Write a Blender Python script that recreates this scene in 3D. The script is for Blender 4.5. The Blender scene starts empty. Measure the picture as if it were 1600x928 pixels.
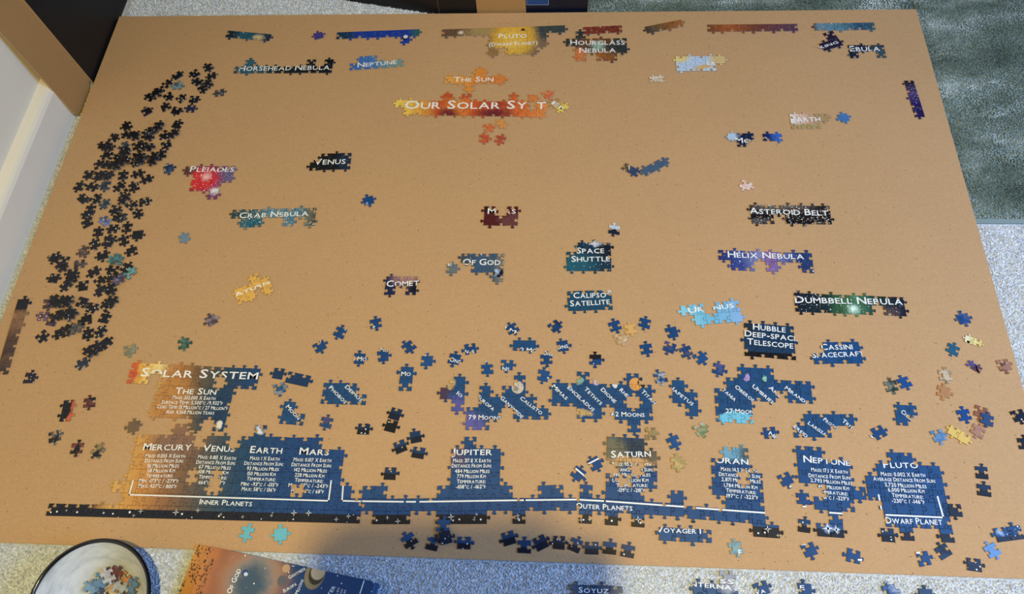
import bpy, bmesh, math, random
from mathutils import Matrix, Vector
random.seed(7)
SC = bpy.context.scene
COL = SC.collection

# ------------------------------------------------------------------ camera, world, lights
ZB = 0.0105                     # top of the big cardboard sheet; the carpet is z = 0
H = 1.1 + ZB
F = 1219.59                     # focal length in pixels of the 1600 x 928 frame
RC = ((0.9978902797989914, -0.014055735800900165, 0.06338316632818253),
      (0.04216526965991376, 0.882668089986369, -0.4681016267375301),
      (-0.0493667855667909, 0.4697866315796039, 0.8813985711764525))
cam_d = bpy.data.cameras.new('camera')
cam = bpy.data.objects.new('camera', cam_d)
COL.objects.link(cam)
cam.matrix_world = Matrix.Translation((0, 0, H)) @ Matrix(RC).to_4x4()
cam_d.sensor_fit = 'HORIZONTAL'
cam_d.sensor_width = 36.0
cam_d.lens = F * 36.0 / 1600.0
cam_d.clip_start = 0.01
SC.camera = cam

world = bpy.data.worlds.new('room_world')
SC.world = world
world.use_nodes = True
bg = world.node_tree.nodes['Background']
bg.inputs[0].default_value = (0.9, 0.95, 1.0, 1)
bg.inputs[1].default_value = 0.02


def area(name, loc, aim, size, power, col, spread=180):
    d = bpy.data.lights.new(name, 'AREA')
    d.shape = 'DISK' if isinstance(size, float) else 'RECTANGLE'
    if isinstance(size, float):
        d.size = size
    else:
        d.size, d.size_y = size
    d.energy = power
    d.color = col
    d.spread = math.radians(spread)
    o = bpy.data.objects.new(name, d)
    COL.objects.link(o)
    o.location = loc
    o.rotation_euler = (Vector(aim) - Vector(loc)).to_track_quat('-Z', 'Y').to_euler()
    return o


area('ceiling_lamp_light', (0.16, -0.19, 2.3), (0.16, -0.19, 0), 0.07, 42.0, (1.0, 0.82, 0.33))
area('window_light', (1.6, -0.05, 1.3), (0.0, 0.5, 0), (1.0, 1.1), 47.0, (0.27, 0.50, 1.0))

SC.view_settings.view_transform = 'Standard'
SC.view_settings.look = 'None'
SC.view_settings.gamma = 1.0
SC.view_settings.use_curve_mapping = False
SC.view_settings.exposure = 0.0


# ------------------------------------------------------------------ helpers
def W(px, py, z=ZB):
    "the point at height z that the photograph shows at this pixel"
    v = ((px - 800) / F, -(py - 464) / F, -1.0)
    d = [sum(RC[i][j] * v[j] for j in range(3)) for i in range(3)]
    t = -(H - z) / d[2]
    return Vector((d[0] * t, d[1] * t, z))


def PX(x, y, z=ZB):
    w = (x, y, z - H)
    d = [sum(RC[i][j] * w[i] for i in range(3)) for j in range(3)]
    return 800 - d[0] / d[2] * F, 464 + d[1] / d[2] * F


def lin(c):
    r = []
    for v in c[:3]:
        v /= 255.0
        r.append(v / 12.92 if v <= 0.04045 else ((v + 0.055) / 1.055) ** 2.4)
    return (r[0], r[1], r[2], 1.0)


def hsh(*k):
    "repeatable random number 0..1"
    x = 0x9E3779B9
    for v in k:
        x ^= (int(v) + 0x7F4A7C15) & 0xffffffff
        x = (x * 0x85EBCA6B) & 0xffffffff
        x ^= x >> 13
        x = (x * 0xC2B2AE35) & 0xffffffff
        x ^= x >> 16
    return (x & 0xffffff) / 16777216.0


def tag(o, label=None, cat=None, group=None, kind=None):
    if label: o['label'] = label
    if cat: o['category'] = cat
    if group: o['group'] = group
    if kind: o['kind'] = kind
    return o


def link(name, me, mats, parent=None, loc=None):
    o = bpy.data.objects.new(name, me)
    if mats is not None and len(me.materials) == 0:
        for m in (mats if isinstance(mats, (list, tuple)) else [mats]):
            me.materials.append(m)
    COL.objects.link(o)
    if parent: o.parent = parent
    if loc is not None: o.location = loc
    return o


def empty(name, loc, rz=0.0):
    o = bpy.data.objects.new(name, None)
    o.empty_display_size = 0.02
    COL.objects.link(o)
    o.location = loc
    o.rotation_euler = (0, 0, rz)
    return o


def mesh_from(name, verts, faces):
    me = bpy.data.meshes.new(name)
    me.from_pydata([tuple(v) for v in verts], [], faces)
    me.update()
    return me


def box_bm(bm, x0, x1, y0, y1, z0, z1, bevel=0.0):
    r = bmesh.ops.create_cube(bm, size=1.0)
    for v in r['verts']:
        v.co = ((x0 + x1) / 2 + v.co.x * (x1 - x0), (y0 + y1) / 2 + v.co.y * (y1 - y0), (z0 + z1) / 2 + v.co.z * (z1 - z0))
    if bevel:
        es = list({e for v in r['verts'] for e in v.link_edges})
        bmesh.ops.bevel(bm, geom=es, offset=bevel, segments=2, affect='EDGES', profile=0.6)


def bm_mesh(name, bm):
    me = bpy.data.meshes.new(name)
    bm.normal_update()
    bm.to_mesh(me)
    bm.free()
    return me


# ------------------------------------------------------------------ node materials
class NT:
    def __init__(s, name, rough=0.6, spec=0.4):
        s.m = bpy.data.materials.new(name)
        s.m.use_nodes = True
        s.t = s.m.node_tree
        s.b = s.t.nodes['Principled BSDF']
        s.b.inputs['Roughness'].default_value = rough
        s.b.inputs['Specular IOR Level'].default_value = spec

    def n(s, kind, **kw):
        nd = s.t.nodes.new(kind)
        for k, v in kw.items():
            if k.startswith('_'):
                setattr(nd, k[1:], v)
            else:
                key = int(k[1:]) if k[0] == 'i' and k[1:].isdigit() else k.replace('__', ' ')
                if hasattr(v, 'is_linked'):
                    s.t.links.new(v, nd.inputs[key])
                else:
                    nd.inputs[key].default_value = v
        return nd

    def math(s, op, a, b=None, c=None):
        kw = {'i0': a}
        if b is not None: kw['i1'] = b
        if c is not None: kw['i2'] = c
        return s.n('ShaderNodeMath', _operation=op, **kw).outputs[0]

    def vmath(s, op, a, b=None):
        kw = {'i0': a}
        if b is not None: kw['i1'] = b
        nd = s.n('ShaderNodeVectorMath', _operation=op, **kw)
        return nd.outputs['Value'] if op in ('LENGTH', 'DOT_PRODUCT', 'DISTANCE') else nd.outputs[0]

    def mix(s, fac, a, b, mode='MIX'):
        nd = s.t.nodes.new('ShaderNodeMix')
        nd.data_type = 'RGBA'
        nd.blend_type = mode
        for i, v in ((0, fac), (6, a), (7, b)):
            if hasattr(v, 'is_linked'):
                s.t.links.new(v, nd.inputs[i])
            else:
                nd.inputs[i].default_value = v
        return nd.outputs[2]

    def noise(s, vec, scale, detail=2.0, rough=0.5):
        return s.n('ShaderNodeTexNoise', Vector=vec, Scale=scale, Detail=detail, Roughness=rough)

    def ramp(s, fac, stops, interp='LINEAR'):
        nd = s.t.nodes.new('ShaderNodeValToRGB')
        nd.color_ramp.interpolation = interp
        el = nd.color_ramp.elements
        while len(el) < len(stops): el.new(0.5)
        for e, (p, c) in zip(el, stops):
            e.position = p
            e.color = c if len(c) == 4 else (*c, 1)
        s.t.links.new(fac, nd.inputs[0])
        return nd.outputs[0]

    def step(s, v, a, b, smooth=True):
        nd = s.t.nodes.new('ShaderNodeMapRange')
        nd.interpolation_type = 'SMOOTHSTEP' if smooth else 'LINEAR'
        s.t.links.new(v, nd.inputs[0])
        nd.inputs[1].default_value = a
        nd.inputs[2].default_value = b
        return nd.outputs[0]

    def coord(s, obj=None):
        nd = s.t.nodes.new('ShaderNodeTexCoord')
        if obj: nd.object = obj
        return nd.outputs['Object']

    def bump(s, h, strength, dist):
        nd = s.n('ShaderNodeBump', Strength=strength, Distance=dist, Height=h)
        s.t.links.new(nd.outputs[0], s.b.inputs['Normal'])

    def color(s, c):
        if hasattr(c, 'is_linked'):
            s.t.links.new(c, s.b.inputs['Base Color'])
        else:
            s.b.inputs['Base Color'].default_value = c
        return s.m


def plain(name, c, rough=0.6, spec=0.4, var=0.12, scale=60.0, bump=0.0):
    t = NT(name, rough, spec)
    co = t.coord()
    n = t.noise(co, scale, 3)
    k = t.math('MULTIPLY_ADD', n.outputs['Fac'], var * 2, 1 - var)
    col = t.mix(1.0, lin(c), k, 'MULTIPLY')
    if bump: t.bump(n.outputs['Fac'], bump, 0.001)
    return t.color(col)


def stars_nodes(t, co, col, density, scale=150.0, size=0.13, tint=(1, 0.97, 0.92, 1)):
    if density <= 0: return col
    v = t.n('ShaderNodeTexVoronoi', _voronoi_dimensions='2D', Vector=co, Scale=scale)
    sep = t.n('ShaderNodeSeparateColor', i0=v.outputs['Color'])
    pick = t.math('GREATER_THAN', sep.outputs[0], 1 - density)
    rad = t.math('MULTIPLY_ADD', sep.outputs[1], size, size * 0.35)
    near = t.math('LESS_THAN', v.outputs['Distance'], rad)
    return t.mix(t.math('MULTIPLY', pick, near), col, tint)


# kraft cardboard of the big sheet
def kraft(name, c, bump=0.15):
    t = NT(name, 0.85, 0.25)
    co = t.coord()
    big = t.noise(co, 5.0, 3)
    fine = t.noise(co, 330.0, 5, 0.75)
    st = t.vmath('MULTIPLY', co, (40.0, 600.0, 40.0))
    fib = t.noise(st, 1.0, 3, 0.6)
    k = t.math('ADD', t.math('MULTIPLY', big.outputs['Fac'], 0.10), t.math('MULTIPLY', fine.outputs['Fac'], 0.46))
    k = t.math('ADD', k, t.math('MULTIPLY', fib.outputs['Fac'], 0.10))
    k = t.math('ADD', k, 0.67)
    col = t.mix(1.0, lin(c), k, 'MULTIPLY')
    # dark fibre specks, sparse
    v = t.n('ShaderNodeTexVoronoi', _voronoi_dimensions='2D', Vector=t.vmath('MULTIPLY', co, (1.0, 1.5, 1.0)), Scale=62.0)
    sp = t.n('ShaderNodeSeparateColor', i0=v.outputs['Color'])
    m = t.math('MULTIPLY', t.math('GREATER_THAN', sp.outputs[0], 0.86),
               t.math('LESS_THAN', v.outputs['Distance'], t.math('MULTIPLY_ADD', sp.outputs[1], 0.055, 0.025)))
    col = t.mix(t.math('MULTIPLY', m, 0.62), col, lin((70, 44, 22)))
    v2 = t.n('ShaderNodeTexVoronoi', _voronoi_dimensions='2D', Vector=co, Scale=150.0)
    s2 = t.n('ShaderNodeSeparateColor', i0=v2.outputs['Color'])
    m2 = t.math('MULTIPLY', t.math('GREATER_THAN', s2.outputs[0], 0.82), t.math('LESS_THAN', v2.outputs['Distance'], 0.10))
    col = t.mix(t.math('MULTIPLY', m2, 0.28), col, lin((96, 64, 36)))
    m3 = t.math('MULTIPLY', t.math('LESS_THAN', s2.outputs[0], 0.10), t.math('LESS_THAN', v2.outputs['Distance'], 0.12))
    col = t.mix(t.math('MULTIPLY', m3, 0.22), col, lin((236, 212, 170)))
    t.bump(fine.outputs['Fac'], bump, 0.0006)
    return t.color(col)


M_BOARD = kraft('kraft_board', (192, 153, 111))
M_KRAFT = plain('kraft_flap', (176, 134, 82), 0.85, 0.2, 0.10, 300)
M_KEDGE = plain('kraft_cut_edge', (190, 158, 118), 0.9, 0.2)
M_BLACK = plain('black_printed_card', (24, 22, 23), 0.45, 0.35, 0.2, 30)
M_NAVYC = plain('navy_printed_card', (12, 20, 38), 0.4, 0.4, 0.2, 30)
M_WALL = plain('wall_paint', (238, 228, 204), 0.8, 0.2, 0.02, 8)
M_SKIRT = plain('skirting_gloss', (240, 231, 210), 0.35, 0.4, 0.02, 20)
M_WHITE = plain('white_ink', (238, 238, 236), 0.45, 0.4, 0.03)
M_SIDE = plain('puzzle_board_edge', (120, 112, 104), 0.9, 0.2)

t = NT('carpet_weave', 0.95, 0.1)
_co = t.coord()
_n1 = t.noise(_co, 230.0, 3, 0.7)
_n2 = t.noise(_co, 9.0, 2)
_c = t.ramp(_n1.outputs['Fac'], [(0.30, lin((182, 187, 194))), (0.5, lin((208, 213, 220))), (0.68, lin((232, 235, 240)))])
_c = t.mix(1.0, _c, t.math('MULTIPLY_ADD', _n2.outputs['Fac'], 0.24, 0.88), 'MULTIPLY')
t.bump(_n1.outputs['Fac'], 0.9, 0.004)
M_CARPET = t.color(_c)

t = NT('carpet_tuft', 0.95, 0.1)
_i = t.n('ShaderNodeAttribute', _attribute_name='shade')
_c = t.ramp(_i.outputs['Fac'], [(0.0, lin((188, 194, 202))), (0.45, lin((214, 219, 226))), (1.0, lin((238, 241, 246)))])
M_TUFT = t.color(_c)

t = NT('rug_pile', 0.9, 0.15)
_co = t.coord()
_d = t.noise(_co, 6.0, 4, 0.6)
_w = t.vmath('MULTIPLY', _co, (1.0, 1.9, 1.0))
_n1 = t.noise(_w, 5.5, 5, 0.62)
_n2 = t.noise(_co, 420.0, 3, 0.7)
_c = t.ramp(_n1.outputs['Fac'], [(0.32, lin((78, 94, 90))), (0.45, lin((108, 124, 118))), (0.56, lin((140, 156, 154))), (0.68, lin((206, 216, 218)))])
_c = t.mix(1.0, _c, t.math('MULTIPLY_ADD', _n2.outputs['Fac'], 0.7, 0.6), 'MULTIPLY')
t.bump(_n2.outputs['Fac'], 0.8, 0.003)
M_RUG = t.color(_c)
M_HEM = plain('rug_binding', (134, 150, 148), 0.9, 0.1, 0.1, 300)


# print of a joined section: a base colour, colour ramps and patches laid out in the section's own plane
def print_mat(name, root, base, ops=(), stars=0.0, mottle=0.25, mscale=90.0, warp=0.004, star_scale=150.0, rocks=None):
    t = NT(name, 0.42, 0.45)
    co = t.coord(root)
    inv = root.matrix_basis.inverted()
    n = t.noise(co, mscale, 4, 0.6)
    wn = t.vmath('SUBTRACT', n.outputs['Color'], (0.5, 0.5, 0.5))
    wc = t.vmath('ADD', co, t.vmath('MULTIPLY', wn, (warp * 4, warp * 4, 0)))

    def L(p):
        return inv @ W(p[0], p[1], root.location.z)
    col = lin(base)
    for op in ops:
        if op[0] == 'ramp':
            a, b = L(op[1]), L(op[2])
            d = b - a
            d.z = 0
            v = t.vmath('SUBTRACT', wc, (a.x, a.y, 0))
            f = t.vmath('DOT_PRODUCT', v, tuple(d / d.length_squared))
            col = t.ramp(f, [(p, lin(c)) for p, c in op[3]])
        elif op[0] == 'blob':        # ('blob', pixel, rx, ry (in piece widths), colour, softness 0..1)
            a = L(op[1])
            crisp = op[5] < 0.2
            v = t.vmath('SUBTRACT', co if crisp else wc, (a.x, a.y, 0))
            v = t.vmath('MULTIPLY', v, (1 / (op[2] * PITCH), 1 / (op[3] * PITCH), 0))
            f = t.step(t.vmath('LENGTH', v), 1 + op[5] * 0.5, 1 - op[5], True)
            col = t.mix(f, col, lin(op[4]))
        elif op[0] == 'below':       # a printed band under a straight line through two pixels
            a, b = L(op[1]), L(op[2])
            nrm = Vector((-(b - a).y, (b - a).x, 0)).normalized()
            v = t.vmath('SUBTRACT', co, (a.x, a.y, 0))
            f = t.math('LESS_THAN', t.vmath('DOT_PRODUCT', v, tuple(nrm)), 0.0)
            sc = lin(op[3])
            if len(op) > 4:
                sc = stars_nodes(t, co, sc, op[4], 130.0, 0.15)
            col = t.mix(f, col, sc)
    k = t.math('MULTIPLY_ADD', n.outputs['Fac'], mottle * 2, 1 - mottle)
    col = t.mix(1.0, col, k, 'MULTIPLY')
    if rocks:
        v = t.n('ShaderNodeTexVoronoi', _voronoi_dimensions='2D', Vector=co, Scale=rocks[1])
        sp = t.n('ShaderNodeSeparateColor', i0=v.outputs['Color'])
        m = t.math('MULTIPLY', t.math('LESS_THAN', sp.outputs[0], rocks[0]), t.math('LESS_THAN', v.outputs['Distance'], t.math('MULTIPLY_ADD', sp.outputs[1], .35, .15)))
        rc = t.ramp(sp.outputs[2], [(0, lin((60, 46, 38))), (.5, lin((150, 128, 108))), (1, lin((226, 218, 206)))])
        col = t.mix(m, col, rc)
    col = stars_nodes(t, co, col, stars, star_scale)
    if stars > .03:
        col = stars_nodes(t, co, col, min(.6, stars * 2.2), star_scale * 2.1, .16, (.75, .78, .85, 1))
    return t.color(col)


# print of loose pieces: colours come from each piece's own properties
def loose_mat():
    t = NT('loose_piece_print', 0.40, 0.45)
    co = t.coord()
    info = t.n('ShaderNodeObjectInfo')
    off = t.vmath('ADD', co, t.n('ShaderNodeCombineXYZ', i0=t.math('MULTIPLY', info.outputs['Random'], 37.0)).outputs[0])
    a2 = t.n('ShaderNodeAttribute', _attribute_type='OBJECT', _attribute_name='ink_two')
    a3 = t.n('ShaderNodeAttribute', _attribute_type='OBJECT', _attribute_name='ink_split')
    n = t.noise(off, 110.0, 4, 0.6)
    sx = t.n('ShaderNodeSeparateXYZ', i0=co)
    # split > 1.5: second colour below the line; otherwise mottled mix
    y = t.math('ADD', sx.outputs[1], t.math('MULTIPLY', t.math('SUBTRACT', n.outputs['Fac'], 0.5), 0.004))
    below = t.step(y, 0.0005, -0.0005)
    m1 = t.step(n.outputs['Fac'], 0.42, 0.62)
    isb = t.math('GREATER_THAN', a3.outputs['Fac'], 1.5)
    f = t.math('ADD', t.math('MULTIPLY', isb, below), t.math('MULTIPLY', t.math('SUBTRACT', 1.0, isb), t.math('MULTIPLY', m1, t.math('MINIMUM', a3.outputs['Fac'], 1.0))))
    col = t.mix(f, info.outputs['Color'], a2.outputs['Color'])
    k = t.math('MULTIPLY_ADD', n.outputs['Fac'], 0.6, 0.7)
    col = t.mix(1.0, col, k, 'MULTIPLY')
    v = t.n('ShaderNodeTexVoronoi', _voronoi_dimensions='2D', Vector=off, Scale=190.0)
    sep = t.n('ShaderNodeSeparateColor', i0=v.outputs['Color'])
    pick = t.math('LESS_THAN', sep.outputs[0], info.outputs['Alpha'])
    near = t.math('LESS_THAN', v.outputs['Distance'], t.math('MULTIPLY_ADD', sep.outputs[1], 0.16, 0.06))
    col = t.mix(t.math('MULTIPLY', pick, near), col, (0.85, 0.82, 0.76, 1))
    return t.color(col)


PITCH = 0.0176
THICK = 0.0019
M_LOOSE = loose_mat()

# ------------------------------------------------------------------ jigsaw outlines
TAB = [(u * 1.08, v * 1.1) for u, v in [(-.135, -.012), (-.082, .02), (-.078, .07), (-.13, .12), (-.152, .175), (-.13, .225), (-.06, .25),
       (.06, .25), (.13, .225), (.152, .175), (.13, .12), (.078, .07), (.082, .02), (.135, -.012)]]


def edge_pts(a, b, s, seed):
    "points from a (included) to b (left out); s = +1 knob to the right of a->b's left normal, -1 socket, 0 straight"
    if s == 0: return [a]
    dx, dy = b[0] - a[0], b[1] - a[1]
    c = 0.5 + (hsh(seed, 3) - 0.5) * 0.16
    k = 0.9 + hsh(seed, 5) * 0.22
    tilt = (hsh(seed, 9) - 0.5) * 0.12
    pts = [a]
    for u, v in TAB:
        x = c + u * k + v * tilt
        y = v * k * s
        pts.append((a[0] + dx * x - dy * y, a[1] + dy * x + dx * y))
    return pts


def piece_mesh(name, poly, cx, cy, shrink=0.00016, bev=0.00055):
    "solid jigsaw piece from its outline (counter-clockwise), printed top with a soft pressed edge"
    n = len(poly)

    def inset(d):
        out = []
        for i in range(n):
            p, q, r = poly[i - 1], poly[i], poly[(i + 1) % n]
            e1 = (q[0] - p[0], q[1] - p[1]); e2 = (r[0] - q[0], r[1] - q[1])
            l1 = math.hypot(*e1) or 1; l2 = math.hypot(*e2) or 1
            nx = -(e1[1] / l1 + e2[1] / l2); ny = e1[0] / l1 + e2[0] / l2
            l = math.hypot(nx, ny) or 1
            out.append((q[0] + nx / l * d - cx, q[1] + ny / l * d - cy))
        return out
    r0 = inset(shrink)
    r1 = inset(shrink + bev)
    vs = [(x, y, 0.0) for x, y in r0] + [(x, y, THICK - bev) for x, y in r0] + [(x, y, THICK) for x, y in r1]
    fs = [list(range(n - 1, -1, -1))]
    mi = [1]
    for i in range(n):
        j = (i + 1) % n
        fs.append((i, j, n + j, n + i)); mi.append(1)
        fs.append((n + i, n + j, 2 * n + j, 2 * n + i)); mi.append(0)
    fs.append(list(range(2 * n, 3 * n))); mi.append(0)
    me = mesh_from(name, vs, fs)
    me.polygons.foreach_set('material_index', mi)
    return me


def in_poly(x, y, poly):
    c = False
    j = len(poly) - 1
    for i in range(len(poly)):
        xi, yi = poly[i]; xj, yj = poly[j]
        if (yi > y) != (yj > y) and x < (xj - xi) * (y - yi) / (yj - yi) + xi:
            c = not c
        j = i
    return c


# ------------------------------------------------------------------ lettering
GLYPH = {}


def glyph(ch):
    if ch in GLYPH: return GLYPH[ch]
    cu = bpy.data.curves.new('glyph', 'FONT')
    cu.body = ch
    cu.offset = 0.012
    cu.resolution_u = 2
    ob = bpy.data.objects.new('glyph', cu)
    me = bpy.data.meshes.new_from_object(ob)
    me.calc_loop_triangles()
    tris = [[(me.vertices[i].co.x, me.vertices[i].co.y) for i in t.vertices] for t in me.loop_triangles]
    x0 = min((p[0] for t in tris for p in t), default=0)
    x1 = max((p[0] for t in tris for p in t), default=0.2)
    tris = [[(p[0] - x0, p[1]) for p in t] for t in tris]
    bpy.data.objects.remove(ob); bpy.data.curves.remove(cu); bpy.data.meshes.remove(me)
    GLYPH[ch] = (tris, x1 - x0)
    return GLYPH[ch]


CAPH = None


def text_tris(s, small=0.8):
    "triangles of the line with unit capital height and unit length"
    global CAPH
    if CAPH is None:
        CAPH = max(p[1] for t in glyph('H')[0] for p in t)
    x = 0.0
    out = []
    first = True
    for ch in s:
        if ch == ' ':
            x += 0.28; first = True; continue
        sc = 1.0 if (first or not ch.isalpha()) else small
        if ch.isalpha() or ch.isdigit(): first = False
        tr, w = glyph(ch)
        for t in tr:
            out.append([((x + p[0] * sc), p[1] * sc / CAPH) for p in t])
        x += w * sc + 0.08
    L = x - 0.08
    return [[(p[0] / L, p[1]) for p in t] for t in out]


def lettering(parent, lines, inside, zt, name='lettering', mat=None, at=None):
    """lines: (text, px0, py0, px1, py1, cap height in px) or ('|', px points..., width px).  Kept only where the print is."""
    inv = parent.matrix_basis.inverted()
    at = at or (lambda px, py: W(px, py, parent.location.z))
    V, Fc = [], []

    def put(t, depth=0):
        st = [inside(p[0], p[1]) for p in t] + [inside(sum(p[0] for p in t) / 3, sum(p[1] for p in t) / 3)]
        if all(st) or not any(st) or depth > 5:
            if st[3]:
                b = len(V)
                V.extend([(p[0], p[1], zt) for p in t]); Fc.append((b, b + 1, b + 2))
            return
        l = [math.hypot(t[i][0] - t[(i + 1) % 3][0], t[i][1] - t[(i + 1) % 3][1]) for i in range(3)]
        m = l.index(max(l))
        if l[m] < 0.0007:
            depth = 9
            if st[3]:
                b = len(V)
                V.extend([(p[0], p[1], zt) for p in t]); Fc.append((b, b + 1, b + 2))
            return
        a, bb, c = t[m], t[(m + 1) % 3], t[(m + 2) % 3]
        mid = ((a[0] + bb[0]) / 2, (a[1] + bb[1]) / 2)
        put([a, mid, c], depth + 1); put([mid, bb, c], depth + 1)

    for ln in lines:
        if ln[0] == '*':
            a = inv @ at(ln[1], ln[2])
            R_ = ln[3] * 0.0009
            for k in range(4):
                c, sn = math.cos(k * math.pi / 2 + .1), math.sin(k * math.pi / 2 + .1)
                w = R_ * 0.16
                put([(a.x + sn * w, a.y - c * w), (a.x + c * R_, a.y + sn * R_), (a.x - sn * w, a.y + c * w)])
            put([(a.x - w * 1.5, a.y - w * 1.5), (a.x + w * 1.5, a.y - w * 1.5), (a.x, a.y + w * 2)])
            continue
        if ln[0] == '|':
            pts = [inv @ at(*p) for p in ln[1]]
            w = ln[2] * 0.0009 / 2
            for a, b in zip(pts, pts[1:]):
                d = (b - a).normalized()
                nx, ny = -d.y * w, d.x * w
                a2, b2 = a - d * w, b + d * w
                k = max(1, int((b2 - a2).length / 0.006))
                for i in range(k):
                    p, q = a2.lerp(b2, i / k), a2.lerp(b2, (i + 1) / k)
                    A, B, C_, D = (p.x - nx, p.y - ny), (q.x - nx, q.y - ny), (q.x + nx, q.y + ny), (p.x + nx, p.y + ny)
                    put([A, B, C_]); put([A, C_, D])
            continue
        s, x0, y0, x1, y1, h = ln
        a, b = inv @ at(x0, y0), inv @ at(x1, y1)
        d = b - a
        mx, my = (x0 + x1) / 2, (y0 + y1) / 2
        if abs(y1 - y0) < 0.3 * abs(x1 - x0):
            hm = (at(mx, my) - at(mx, my - h)).length
        else:
            hm = h * 0.00093
        up = Vector((-d.y, d.x, 0)).normalized() * hm
        for t in text_tris(s):
            put([(a.x + d.x * p[0] + up.x * p[1], a.y + d.y * p[0] + up.y * p[1]) for p in t])
    if not Fc: return None
    return link(name, mesh_from(name, V, Fc), mat or M_WHITE, parent)


# ------------------------------------------------------------------ the room
bm = bmesh.new()
box_bm(bm, -1.4, 2.6, -1.2, 2.4, -0.05, 0.0)
floor = tag(link('floor', bm_mesh('floor', bm), M_CARPET), 'pale grey speckled carpet around the cardboard sheet', None, None, 'structure')

XW, XS = -0.951, -0.929          # wall face and skirting face
bm = bmesh.new()
box_bm(bm, XW - 0.1, XW, -1.2, 2.4, 0.0, 2.4)
tag(link('wall_left', bm_mesh('wall_left', bm), M_WALL), 'plain off-white wall above the skirting', None, None, 'structure')
prof = [(XW, 0.0), (XS, 0.0), (XS, 0.073), (XS - 0.0025, 0.079), (XS - 0.006, 0.083), (XW, 0.0885)]
vs = [(x, yy, z) for yy in (-1.2, 2.4) for x, z in prof]
k = len(prof)
fs = [(i, (i + 1) % k, k + (i + 1) % k, k + i) for i in range(k)] + [tuple(range(k - 1, -1, -1)), tuple(range(k, 2 * k))]
tag(link('baseboard_left', mesh_from('baseboard_left', vs, fs), M_SKIRT), 'white painted skirting board along the wall', None, None, 'structure')


# carpet tufts where the carpet shows
def tufts(name, regions, step, hmin, hmax, mat, z0, parent, seed):
    rnd = random.Random(seed)
    V, Fc, A = [], [], []
    for (x0, x1, y0, y1) in regions:
        nx, ny = int((x1 - x0) / step), int((y1 - y0) / step)
        for i in range(nx):
            for j in range(ny):
                x = x0 + (i + rnd.random()) * step
                y = y0 + (j + rnd.random()) * step
                r = step * (0.42 + 0.35 * rnd.random())
                h = hmin + (hmax - hmin) * rnd.random()
                a = rnd.random() * 6.28
                lx, ly = (rnd.random() - .5) * step * 1.1, (rnd.random() - .5) * step * 1.1
                b = len(V)
                for q in range(3):
                    V.append((x + math.cos(a + q * 2.094) * r, y + math.sin(a + q * 2.094) * r, z0))
                for q in range(3):
                    V.append((x + lx + math.cos(a + q * 2.094) * r * .6, y + ly + math.sin(a + q * 2.094) * r * .6, z0 + h * (0.8 + 0.3 * rnd.random())))
                Fc += [(b, b + 1, b + 4, b + 3), (b + 1, b + 2, b + 5, b + 4), (b + 2, b, b + 3, b + 5), (b + 3, b + 4, b + 5)]
                s = rnd.random()
                A += [s] * 6
    me = mesh_from(name, V, Fc)
    at = me.attributes.new('shade', 'FLOAT', 'POINT')
    at.data.foreach_set('value', A)
    o = link(name, me, mat, parent)
    o['kind'] = 'stuff'
    return o


BX0, BX1, BY0, BY1 = -0.912, 0.672, 0.180, 1.222
tufts('carpet_pile', [(-0.80, 0.85, 0.08, 0.1785), (XS + 0.001, BX0 - 0.002, 0.42, 1.05), (BX1 + 0.002, 0.95, 0.08, 0.736), (-0.905, -0.20, 1.2235, 1.31)],
      0.0027, 0.0012, 0.0034, M_TUFT, 0.0, floor, 3)

# the cardboard sheet: corrugated board, two liners with a fluted core
board = empty('cardboard_sheet', (0, 0, 0))
tag(board, 'large brown cardboard sheet on the carpet carrying all the puzzle sections', 'cardboard')
bm = bmesh.new()
box_bm(bm, BX0, BX1, BY0, BY1, ZB - 0.0008, ZB)
link('top_liner', bm_mesh('top_liner', bm), M_BOARD, board)
bm = bmesh.new()
box_bm(bm, BX0 + .0004, BX1 - .0004, BY0 + .0004, BY1 - .0004, 0.0052, 0.0058)
link('bottom_liner', bm_mesh('bottom_liner', bm), M_KEDGE, board)
vs, fs = [], []
nseg = 900
for i in range(nseg + 1):
    x = BX0 + 0.001 + (BX1 - BX0 - 0.002) * i / nseg
    z = 0.00775 + 0.0018 * math.sin(i * math.pi / 3)
    vs += [(x, BY0 + 0.0008, z), (x, BY1 - 0.0008, z)]
    if i: fs.append((2 * i - 2, 2 * i, 2 * i + 1, 2 * i - 1))
link('fluted_core', mesh_from('fluted_core', vs, fs), M_KEDGE, board)

# green rug, top right
rug = empty('rug', (0.05, 0.737, 0))
tag(rug, 'mottled teal green rug lying under the far right corner of the cardboard sheet', 'rug')
vs, fs = [], []
gx, gy = 60, 40
RX0, RX1, RY0, RY1 = 0.045, 1.60, 0.745, 1.95
RN = [[0.0036 + 0.0008 * math.sin(i * 0.9 + j * 0.5) * math.cos(j * 0.7) for j in range(gy + 1)] for i in range(gx + 1)]
for i in range(gx + 1):
    for j in range(gy + 1):
        x, y = RX0 + (RX1 - RX0) * i / gx, RY0 + (RY1 - RY0) * j / gy
        z = RN[i][j] if not (x < BX1 + 0.01 and y < BY1 + 0.01) else 0.0008
        vs.append((x - 0.05, y - 0.737, z))
for i in range(gx):
    for j in range(gy):
        a = i * (gy + 1) + j
        fs.append((a, a + gy + 1, a + gy + 2, a + 1))
link('pile', mesh_from('pile', vs, fs), M_RUG, rug)
bm = bmesh.new()
box_bm(bm, BX1 + 0.002 - 0.05, RX1 - 0.05, 0.0, 0.0085, 0.0002, 0.0048, 0.0014)
link('binding', bm_mesh('binding', bm), M_HEM, rug)
t = NT('rug_tuft', 0.9, 0.15)
_co = t.coord()
_w = t.vmath('MULTIPLY', t.vmath('ADD', _co, (0, 0, 0)), (1.0, 1.9, 0.0))
_n1 = t.noise(_w, 5.5, 5, 0.62)
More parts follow.
